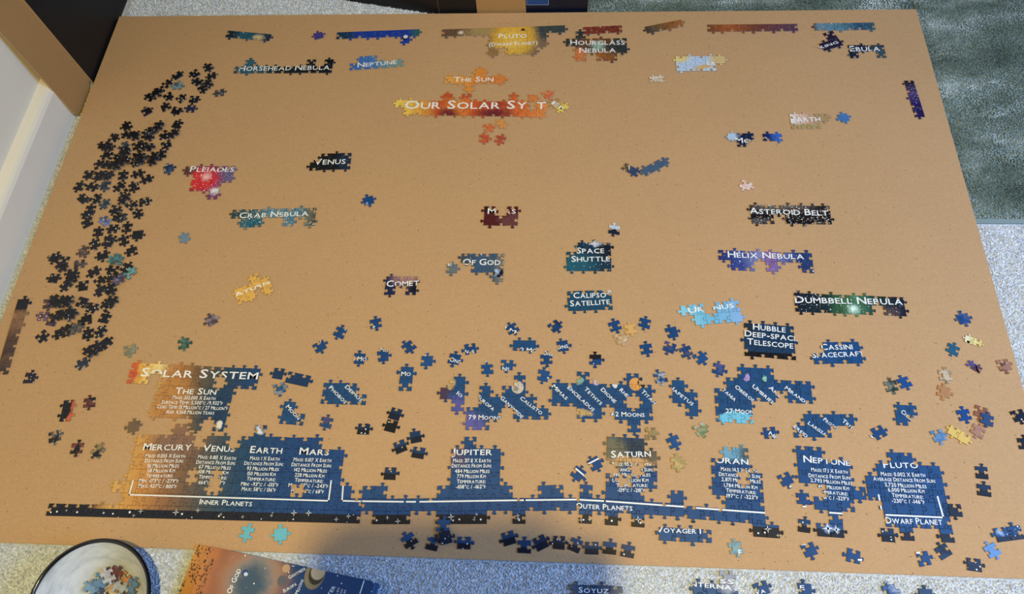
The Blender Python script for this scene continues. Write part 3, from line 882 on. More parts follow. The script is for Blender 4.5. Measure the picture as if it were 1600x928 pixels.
# --- outer planets strip
section(42, 'puzzle_section', 'blue section listing JUPITER on a long strip with a white line', (700.5, 819), (902, 818.5), 10,
        rows={0: [(577, 638), (678, 761), (802, 824)], 1: [(562, 903)], 2: [(562, 603), (681, 801), (843, 883)], 3: [(702, 781)], 4: [(702, 782)], 5: [(702, 784)], 6: [(722, 744)]},
        flat=('bottom',), base=(26, 70, 118), ops=[('blob', (712, 715), 1.1, 1.1, (72, 70, 104), .6), ('below', (560, 805), (905, 803.5), (20, 20, 28), .26)],
        text=[('JUPITER', 706, 711.5, 769, 711.5, 10.5), ('MASS: 317.8 X EARTH', 708, 723, 767, 723, 5.8), ('DISTANCE FROM SUN:', 706, 731, 768, 731, 5.8), ('484 MILLION MILES', 711, 739.5, 765, 739.5, 5.8), ('779 MILLION KM', 714, 747.5, 759, 747.5, 5.8), ('TEMPERATURE:', 714, 755.5, 759, 755.5, 5.8), ('-108°C / -162°F', 713, 764, 759, 763.5, 5.8), ('|', [(560, 783.5), (630, 784.5)], 2.4), ('|', [(636, 784.5), (649, 784.5)], 2.4), ('|', [(657, 784.5), (820, 782), (905, 781)], 2.4), ('*', 705, 808, 6), ('*', 622, 815, 5), ('*', 606, 810, 3), ('*', 809, 806, 4), ('*', 810, 811, 4), ('*', 741, 812, 3), ('*', 745, 804, 3)], mottle=.2)
section(43, 'puzzle_section', 'section listing SATURN above the words OUTER PLANETS', (904, 817.5), (1007, 824.5), 5,
        rows={0: [(904, 926), (944, 967), (985, 1009)], 1: [(903, 1075)], 2: [(903, 927), (945, 1009), (1049, 1071)], 3: [(945, 967), (986, 1029)], 4: [(945, 966), (966, 985), (1005, 1031)], 5: [(943, 1026)], 6: [(943, 1003)]},
        holes=[(957, 731)], flat=('bottom',), base=(26, 70, 118), ops=[('blob', (990, 708), 4, 1.5, (46, 60, 74), .4), ('blob', (955, 710), 1.4, 1.8, (112, 106, 86), .5), ('blob', (990, 720), 2.2, .35, (196, 154, 104), .5), ('blob', (1020, 713), .9, .5, (104, 92, 72), .5), ('below', (903, 803.5), (1010, 811), (20, 20, 28), .2)],
        text=[('SATURN', 955, 715.5, 1017, 714, 10.5), ('MASS: 95.2 X EARTH', 957, 728.5, 1017, 729, 5.8), ('DISTANCE FROM SUN:', 955, 737, 1020, 737, 5.8), ('890 MILLION MILES', 957, 745, 1016, 745, 5.8), ('1,427 MILLION KM', 957, 753.5, 1013, 753.5, 5.8), ('TEMPERATURE:', 963, 761.5, 1012, 761.5, 5.8), ('-139°C / -218°F', 965, 769, 1007, 769.5, 5.8), ('OUTER PLANETS', 900, 794.5, 988, 798.5, 8.5), ('|', [(900, 781), (945, 783.5), (1079, 793)], 2.4), ('*', 997, 812, 6), ('*', 908, 813, 4), ('*', 921, 812, 3)], mottle=.2)
section(44, 'puzzle_section', 'section listing URANUS at the end of the white line', (1177, 838.5), (1218.5, 841.5), 2,
        rows={0: [(1177, 1220)], 1: [(1078, 1198)], 2: [(1131, 1198)], 3: [(1112, 1196)], 4: [(1112, 1196)], 5: [(1111, 1166)], 6: [(1128, 1171)]},
        holes=[(1159, 749)], flat=('bottom',), base=(26, 70, 118), ops=[('blob', (1149, 703), 2.2, 1.0, (108, 158, 184), .35), ('blob', (1168, 708), .8, .8, (70, 88, 96), .6), ('below', (1084, 815), (1222, 826), (22, 20, 24), .14)],
        text=[('URANUS', 1118, 723.5, 1190, 728, 10.5), ('MASS: 14.5 X EARTH', 1126, 736, 1183, 739.5, 5.8), ('DISTANCE FROM SUN:', 1123, 744, 1188, 748, 5.8), ('2,871 MILLION MILES', 1127, 752, 1188, 756, 5.8), ('1,784 MILLION KM', 1131, 761, 1183, 765, 5.8), ('TEMPERATURE:', 1134, 769, 1181, 773, 5.8), ('-197°C / -323°F', 1132, 777.5, 1184, 781, 5.8), ('|', [(1086, 794), (1197, 802)], 2.4), ('*', 1199, 827, 6), ('*', 1215, 837, 3)], mottle=.2)
section(45, 'puzzle_section', 'section listing NEPTUNE with a bright double star at its foot', (1277, 838), (1319.5, 841), 2,
        rows={0: [(1276, 1322)], 1: [(1295, 1321)], 2: [(1270, 1341)], 3: [(1284, 1350)], 4: [(1248, 1332)], 5: [(1250, 1332)], 6: [(1240, 1283)]},
        flat=('bottom',), base=(26, 70, 120), ops=[('below', (1270, 825.5), (1325, 829), (16, 20, 34)), ('blob', (1293, 826), .3, .3, (150, 180, 220), .95), ('blob', (1306, 828), .2, .2, (150, 180, 220), .95)],
        text=[('NEPTUNE', 1255, 722.5, 1328, 728.5, 10.5), ('MASS: 17.1 X EARTH', 1267, 737, 1324, 741, 5.8), ('DISTANCE FROM SUN:', 1263, 746, 1329, 750, 5.8), ('2,793 MILLION MILES', 1266, 753.5, 1331, 758.5, 5.8), ('4,495 MILLION KM', 1272, 763, 1326, 766.5, 5.8), ('TEMPERATURE:', 1275, 771, 1324, 775, 5.8), ('-201°C / -329°F', 1279, 779.5, 1326, 783, 5.8), ('|', [(1296, 801.5), (1317, 803)], 2.4), ('*', 1293, 826, 9), ('*', 1306, 828, 7)], mottle=.2)
section(46, 'puzzle_section', 'section listing PLUTO above the words DWARF PLANET', (1384, 823), (1467, 826.7), 4,
        rows={-1: [(1410, 1433), (1472, 1499)], 0: [(1383, 1494)], 1: [(1372, 1493)], 2: [(1352, 1472)], 3: [(1352, 1466)], 4: [(1371, 1462)], 5: [(1383, 1432)]},
        flat=('bottom',), base=(26, 70, 120), ops=[('blob', (1492, 800), .8, 1.6, (18, 24, 40), .6), ('below', (1400, 831), (1500, 835.5), (20, 22, 40))],
        text=[('PLUTO', 1380, 731.5, 1434, 732, 10), ('MASS: 0.002 X EARTH', 1376, 744, 1445, 746, 6), ('AVERAGE DISTANCE FROM SUN:', 1364, 751.5, 1461, 755, 6), ('3,720 MILLION MILES', 1382, 760.5, 1447, 763.5, 6), ('6,000 MILLION KM', 1387, 768.5, 1444, 771, 6), ('TEMPERATURE:', 1393, 777, 1442, 780, 6), ('-230°C / -146°F', 1393, 785.5, 1444, 788, 6), ('DWARF PLANET', 1384, 818, 1472, 820.5, 9.5), ('|', [(1384, 805), (1473, 809), (1464, 777)], 2.4), ('|', [(1372, 774), (1376, 795)], 2.2)], mottle=.2)

# --- moons
section(47, 'puzzle_section', 'small blue and violet section reading IO', (690, 588), (728, 588.5), 2, mask=['.#', '##', '.#'], base=NAVY, ops=[('blob', (693, 613), .8, .8, (70, 56, 80), .5), ('blob', (715, 633), 1, 1.0, (84, 86, 156), .6), ('blob', (705, 600), .4, .5, (196, 168, 110), .3)], text=[('IO', 713, 616, 720.5, 622, 6)])
section(48, 'puzzle_section', 'blue section reading EUROPA, GANYMEDE, CALLISTO and 79 MOONS', (727, 672), (801, 673), 4,
        rows={0: [(725, 771)], 1: [(727, 863)], 2: [(745, 846)], 3: [(742, 770), (782, 825)], 4: [(803, 824)]}, holes=[(790, 649)], base=NAVY,
        ops=[('blob', (733, 664), 1.5, 1.3, (92, 92, 158), .5), ('blob', (809, 606), .52, .58, (206, 194, 178), .1), ('blob', (805, 609), .25, .3, (140, 124, 104), .8)], text=[('EUROPA', 745, 622, 770, 643, 6.5), ('GANYMEDE', 781, 623, 815, 655, 6.5), ('CALLISTO', 812, 624, 845, 649, 6.5), ('79 MOONS', 732, 656, 783, 656.5, 7)])
section(49, 'puzzle_section', 'blue section reading MIMAS, ENCELADUS, TETHYS, DIONE and TITAN', (863, 598), (1018, 602), 8, mask=['..#...#.', '########', '######.#', '..##.###', '......#.'], r0=-1, base=NAVY,
        ops=[('blob', (993, 601), .55, .6, (222, 158, 84), .1), ('blob', (1004, 599), .4, .5, (26, 22, 24), .4), ('blob', (906, 596), .3, .35, (130, 168, 150), .2), ('blob', (931, 598), .25, .3, (196, 178, 206), .2), ('blob', (961, 602), .28, .3, (222, 226, 230), .2), ('blob', (908, 645), 1.1, .4, (196, 164, 110), .3)],
        text=[('MIMAS', 862, 605, 884, 626, 6.5), ('ENCELADUS', 886, 607, 926, 644, 6.5), ('TETHYS', 912, 609, 938, 634, 6.5), ('DIONE', 938, 610, 960, 631, 6.5), ('RHEA', 967, 611, 984, 626, 6.5), ('TITAN', 1001, 613, 1022, 633, 6.5), ('62 MOONS', 955, 651, 1007, 652, 7)])
section(50, 'puzzle_section', 'blue section reading APETUS', (1050, 594), (1089, 596), 2, mask=['#.', '##', '.#'], base=NAVY, text=[('IAPETUS', 1049, 610, 1081, 635, 6.5)])
section(51, 'puzzle_section', 'blue section reading TITANIA, OBERON, UMBRIEL, MIRANDA and 27 MOONS', (1119, 659.5), (1177, 662.5), 3,
        rows={0: [(1118, 1169)], 1: [(1117, 1179)], 2: [(1116, 1220), (1236, 1277)], 3: [(1137, 1263)], 4: [(1153, 1214)]}, base=NAVY,
        ops=[('blob', (1152, 657), 1.6, .75, (112, 190, 218), .2), ('blob', (1167, 592), .28, .32, (176, 148, 206), .2), ('blob', (1194, 593), .25, .28, (150, 200, 176), .2)],
        text=[('TITANIA', 1121, 605, 1147, 628, 6.5), ('OBERON', 1147, 606, 1178, 631, 6.5), ('UMBRIEL', 1174, 605, 1207, 633, 6.5), ('ARIEL', 1200, 607, 1222, 626, 6.5), ('MIRANDA', 1225, 608, 1262, 635, 6.5), ('27 MOONS', 1134, 646, 1182, 647.5, 7)])
section(52, 'puzzle_section', 'blue section reading REID, LARISSA and PROTEUS', (1241, 684), (1300, 684), 3, rows={0: [(1240, 1308)], 1: [(1258, 1340)]}, base=NAVY, text=[('NEREID', 1232, 663, 1259, 685, 6.5), ('LARISSA', 1261, 663, 1289, 682.5, 6), ('PROTEUS', 1285, 657, 1311, 677, 6), ('TRITON', 1314, 659, 1342, 682, 6.5)])
section(53, 'puzzle_section', 'small blue section reading CHA', (1396, 632), (1431, 634), 2, mask=['##', '#.'], base=NAVY, text=[('CHARON', 1406, 645, 1434, 667, 7)])
section(54, 'puzzle_section', 'blue section reading PHOBOS and DEIMOS', (507, 598), (576, 600), 4, mask=['###.', '####'], base=NAVY, text=[('PHOBOS', 514, 607, 539, 632, 6.5), ('DEIMOS', 539, 606, 564, 629, 6.5)])
section(55, 'puzzle_section', 'small blue section reading MOON', (445, 627), (481, 629.5), 2, mask=['#.', '##'], base=NAVY, text=[('MOON', 447, 637, 466, 657, 6.5)])
section(56, 'puzzle_section', 'two joined navy edge pieces right of the word SYSTEM', (452, 580.5), (487, 588), 2, mask=['##'], flat=('bottom',), base=(20, 54, 92))
section(57, 'puzzle_section', 'blue row reading VOYAGER 1', (1029, 823.5), (1111, 828), 4, mask=['####'], base=NAVY, text=[('VOYAGER 1', 1026, 832, 1095, 834.5, 8.5)])
section(58, 'puzzle_section', 'two stacked blue pieces reading MO, left of the word IO', (627, 573), (647, 573.5), 1, mask=['#', '#'], base=NAVY, text=[('MO', 627, 588, 642, 588, 6.5)])
section(59, 'puzzle_section', 'two joined blue pieces with cut off letters above the word CALLISTO', (802, 532), (838, 532.5), 2, mask=['##'], base=NAVY, text=[('2 MOONS', 813, 551, 860, 552, 7)])
section(60, 'puzzle_section', 'upright pair of black pieces with an orange side, left margin', (101, 626), (93, 659), 2, mask=['#', '#'], axis='v', base=(16, 18, 30), ops=[('ramp', (96, 640), (122, 642), [(0, (14, 18, 34)), (.58, (20, 20, 30)), (.66, (196, 84, 52)), (1, (222, 132, 66))])])
section(61, 'puzzle_section', 'two joined white and gold pieces near the right border', (1508, 524), (1534, 533), 2, mask=['##'], base=(222, 206, 140), ops=[('ramp', (1506, 530), (1536, 540), [(0, (232, 222, 214)), (.35, (220, 208, 150)), (1, (222, 196, 110))])], mottle=.3)
section(62, 'puzzle_section', 'two joined violet pieces near the right border', (1513, 562.5), (1535, 576), 2, mask=['##'], base=(80, 78, 140), ops=[('blob', (1530, 584), .8, .8, (92, 60, 82), .6)], mottle=.2)
section(63, 'puzzle_section', 'two joined yellow pieces right of the small light blue piece', (1485, 664), (1517, 683), 2, mask=['##'], base=(218, 184, 98), mottle=.12)
section(64, 'puzzle_section', 'two joined navy edge pieces at the lower right border', (1550, 826), (1592, 820.5), 2, mask=['##'], flat=('bottom',), base=(24, 62, 104), ops=[('blob', (1563, 832), .25, .25, (150, 180, 220), .9), ('below', (1550, 841), (1595, 835), (18, 26, 44))], stars=.06)

# --- on the carpet at the lower border
ZC = 0.0032
section(65, 'puzzle_section', 'grey section on the carpet reading SOYUZ', (890, 913), (973, 916), 4, mask=['####', '####'], base=(92, 96, 110), ops=[('blob', (930, 918), 1.6, 1, (44, 66, 96), .6)], text=[('SOYUZ', 904, 926, 951, 927.5, 8.5)], z=ZC)
section(66, 'puzzle_section', 'blue section on the carpet reading INTERNATIONAL', (1082, 910), (1146, 914), 3, mask=['..#.', '###.', '####'], r0=-1, base=NAVY, ops=[('blob', (1137, 903), 1.1, 1.2, (150, 154, 168), .3)], text=[('ISS', 1119, 911, 1146, 913, 8.5), ('INTERNATIONAL', 1074, 915.5, 1204, 928, 8.5)], z=ZC)


# ------------------------------------------------------------------ loose pieces
SHAPES = {'a': (1, -1, 1, -1), 'b': (1, 1, -1, -1), 'c': (1, 1, 1, -1), 'd': (-1, 1, -1, -1), 'e': (1, 1, 1, 1), 'f': (-1, 1, -1, 1),
          'm': (0, 1, -1, 1), 'n': (0, -1, 1, -1), 'o': (0, 1, 1, -1), 'p': (0, 1, 1, 1), 'q': (0, -1, -1, 1)}     # bottom, right, top, left
LOOSE = {}


def loose_shape(code, var):
    k = (code, var)
    if k in LOOSE: return LOOSE[k]
    s = SHAPES[code]
    h = PITCH / 2
    j = [((hsh(ord(code), var, i, 1) - .5) * .09 * PITCH, (hsh(ord(code), var, i, 2) - .5) * .09 * PITCH) for i in range(4)]
    wx = 1.0 + (hsh(ord(code), var, 77) - .5) * 0.12
    A, B, C_, D = [(x * wx + j[i][0], y / wx + j[i][1]) for i, (x, y) in enumerate(((-h, -h), (h, -h), (h, h), (-h, h)))]
    sd = ord(code) * 71 + var * 13
    # edges run counter-clockwise, so a knob points to the right of the walk
    poly = edge_pts(A, B, -s[0], sd + 1) + edge_pts(B, C_, -s[1], sd + 2) + edge_pts(C_, D, -s[2], sd + 3) + edge_pts(D, A, -s[3], sd + 4)
    me = piece_mesh('puzzle_piece', poly, 0, 0)
    me.materials.append(M_LOOSE); me.materials.append(M_SIDE)
    LOOSE[k] = (me, poly)
    return LOOSE[k]


def clash(wp, cx, cy):
    "highest piece that this outline would cut into, 0 if none"
    top = 0.0
    for (ox, oy, op, oz) in OCC:
        if abs(ox - cx) < 0.03 and abs(oy - cy) < 0.03:
            if any(in_poly(p[0], p[1], op) for p in wp) or any(in_poly(p[0], p[1], wp) for p in op):
                top = max(top, oz)
    return top


def loose(px, py, rot, code, c1, label, group=None, c2=None, split=0.0, stars=0.0, text=None, z=ZB, free=False, move=True, name='puzzle_piece'):
    w = W(px, py, z)
    var = int(hsh(px * 10, py * 10, 4) * 3)
    best = None
    tries = [(0, 0, 0, code)]
    if free:
        codes = {'x': 'aabcdf', 'y': 'mnopq'}[code]
        tries = []
        for ring in range(7):
            for k in range(14):
                a = 6.283 * hsh(px, py, ring, k, 5)
                r = ring * 0.0011
                tries.append((r * math.cos(a), r * math.sin(a), hsh(px * 3, py * 3, ring, k) * 360, codes[int(hsh(px, py, ring * 20 + k, 8) * len(codes)) % len(codes)]))
    elif move:
        for ring in range(1, 8):
            for k in range(8):
                a = k * math.pi / 4
                tries.append((ring * 0.0012 * math.cos(a), ring * 0.0012 * math.sin(a), 0, code))
    for dx, dy, rr, cd in tries:
        me, poly = loose_shape(cd, var)
        a = math.radians(rot + rr)
        ca, sa = math.cos(a), math.sin(a)
        cx, cy = w.x + dx, w.y + dy
        wp = [(cx + p[0] * ca - p[1] * sa, cy + p[0] * sa + p[1] * ca) for p in poly]
        top = clash(wp, cx, cy)
        if best is None or top < best[0]:
            best = (top, cx, cy, a, me, poly, wp)
        if top == 0: break
    top, cx, cy, a, me, poly, wp = best
    zz = max(z, top + 0.00015 if top else z)
    o = bpy.data.objects.new(name, me)
    COL.objects.link(o)
    o.location = (cx, cy, zz)
    o.rotation_euler = (0, 0, a)
    o.matrix_basis = Matrix.Translation((cx, cy, zz)) @ Matrix.Rotation(a, 4, 'Z')
    l = lin(c1)
    o.color = (l[0], l[1], l[2], stars)
    o['ink_two'] = list(lin(c2 or c1))[:3]
    o['ink_split'] = float(split)
    tag(o, label, 'puzzle piece', group)
    OCC.append((cx, cy, wp, zz + THICK))
    if text:
        lettering(o, text, lambda x, y: in_poly(x, y, poly), THICK + 0.00008, at=lambda u, v: W(u, v, zz))
    return o


BLK = [(12, 14, 20), (10, 12, 16), (16, 17, 26), (20, 16, 20), (12, 18, 28), (22, 20, 30)]
TEAL = (52, 92, 96)


ORD = ('first second third fourth fifth sixth seventh eighth ninth tenth eleventh twelfth thirteenth fourteenth fifteenth sixteenth '
       'seventeenth eighteenth nineteenth twentieth twenty-first twenty-second twenty-third twenty-fourth twenty-fifth twenty-sixth twenty-seventh twenty-eighth').split()


def pile(ox, oy, s, pts, where, group):
    same = {}
    for i, p in enumerate(pts):
        x, y = ox + p[0] / s, oy + p[1] / s
        kind = p[2] if len(p) > 2 else ''
        c = BLK[int(hsh(p[0], p[1], 6) * 6) % 6]
        st = 0.05 + 0.22 * hsh(p[0], p[1], 9) ** 2
        c2, sp, lab, grp = (34, 36, 52), 0.35, 'dark starry piece', group
        if kind == 'y':
            lab, grp = 'dark straight-sided piece', group + ', straight-sided'
        own = isinstance(kind, tuple)
        if own:
            c, lab = kind[0], kind[1]
            c2 = tuple(min(255, int(v * 1.5 + 14)) for v in c)
            sp = 0.8
            grp = None
            kind = kind[2] if len(kind) > 2 else 'x'
        o = loose(x, y, 0, 'y' if kind == 'y' else 'x', c, lab, grp, c2, sp, st, free=True)
        if not own: same.setdefault(lab, []).append(o)
    for lab, obs in same.items():
        obs.sort(key=lambda o: PX(*o.matrix_basis.translation)[1])
        for k, o in enumerate(obs):
            o['label'] = '%s in the %s, %s from its top' % (lab, where, ORD[k])


pile(200, 90, 9.28, [(720, 270, 'y'), (575, 385), (720, 420, ((74, 92, 100), 'hazy grey blue piece in the topmost cluster of the dark pile')), (480, 465), (330, 570), (970, 240, 'y'), (1170, 150), (1200, 255),
                     (1010, 355), (1085, 460, 'y'), (1165, 400), (1325, 520, ((52, 54, 56), 'charcoal piece with one star, right of the topmost cluster of the dark pile')), (590, 570, 'y'), (775, 600), (960, 610), (560, 725, 'y'),
                     (710, 775, 'y'), (905, 740, ((24, 24, 48), 'indigo piece at the lower right of the topmost cluster of the dark pile')), (275, 790, 'y'), (430, 540)],
     'topmost cluster of the left pile', 'dark pieces, topmost cluster')
pile(150, 180, 10.31, [(510, 180), (1320, 160, 'y'), (510, 320), (620, 350), (290, 370, 'y'), (170, 470, 'y'), (760, 320), (870, 350), (930, 270), (1030, 215), (1120, 320), (1250, 320), (1130, 480, 'y'),
                       (450, 510, ((40, 50, 60), 'slate piece among the upper part of the long dark pile')), (640, 480), (750, 490), (850, 540), (190, 660), (340, 660), (480, 600, 'y'), (640, 640), (740, 640), (890, 650), (1060, 650), (60, 810), (210, 815), (330, 830),
                       (480, 770), (640, 780), (770, 740), (890, 760), (1170, 870, ((26, 44, 74), 'dark blue piece standing apart between the dark pile and PLEIADES')), (210, 540)],
     'upper part of the left pile', 'dark pieces, upper part')
pile(110, 250, 10.31, [(290, 240, 'y'), (420, 290), (640, 220), (580, 280), (850, 260), (1090, 230), (1230, 320), (150, 430), (360, 440), (590, 410, ((38, 50, 66), 'slate blue piece with straight side in the middle of the dark pile', 'y')), (790, 440), (1030, 440),
                       (860, 550), (210, 630, 'y'), (400, 630), (560, 720, ((36, 48, 56), 'grey blue piece beside the gap in the middle of the dark pile')), (880, 650), (960, 750), (780, 770), (330, 800), (1190, 680, 'y'), (1090, 870), (820, 890)],
     'middle part of the left pile', 'dark pieces, middle part')
pile(100, 320, 10.31, [(900, 220), (380, 300, 'y'), (670, 270, ((72, 84, 124), 'speckled blue violet piece in the dark pile')), (800, 390), (1020, 380), (560, 450), (1190, 490, 'y'), (790, 510), (970, 570), (500, 640), (720, 610),
                       (360, 760, ((70, 54, 50), 'brownish speckled piece near the lower bend of the dark pile')), (660, 790), (810, 870, (TEAL, 'teal glassy piece at the lower right of the dark pile')), (1100, 760), (400, 180)],
     'lower bend of the left pile', 'dark pieces, lower bend')
pile(70, 380, 10.31, [(170, 240, 'y'), (310, 270), (280, 390), (560, 340, ((56, 46, 48), 'dark brown straight-sided piece with a cream spot in the dark pile', 'y')), (420, 450, 'y'), (150, 570, 'y'), (790, 470), (890, 620), (350, 690), (440, 590), (620, 690, 'y'), (920, 770, 'y'), (1070, 760),
                      (1190, 290, ((44, 84, 92), 'darker teal piece touching the teal glassy one in the dark pile')), (1300, 370), (1100, 430), (1370, 500, ((70, 112, 114), 'pale teal piece at the right fringe of the dark pile')), (1090, 590), (1210, 600, ((66, 58, 86), 'dusky violet piece beside the pale teal one in the dark pile'))],
     'lower part of the left pile', 'dark pieces, lower part')
pile(50, 455, 10.31, [(270, 210, ((70, 52, 54), 'brown speckled piece at the left end of the lowest rows of the dark pile')), (390, 160), (500, 190), (610, 200), (780, 180, 'y'), (970, 240), (1210, 250), (1290, 170), (190, 410, ((74, 52, 66), 'plum straight-sided piece at the left of the dark pile', 'y')), (310, 490, ((58, 42, 56), 'dark plum straight-sided piece below the plum one in the dark pile', 'y')),
                      (390, 430), (540, 390), (650, 400), (880, 470, 'y'), (1180, 440, 'y'), (170, 730), (460, 690, 'y'), (590, 640), (740, 610, ((60, 58, 56), 'piece with a white starburst in the lowest rows of the dark pile')), (910, 690, 'y'), (1090, 660), (1200, 840, 'y'), (1060, 920), (960, 990), (870, 1110, ((34, 44, 60), 'slate blue piece at the very bottom tip of the dark pile'))],
     'lowest rows of the left pile', 'dark pieces, lowest rows')

B1, B2 = (22, 66, 118), (28, 76, 130)
DKB = (16, 20, 36)
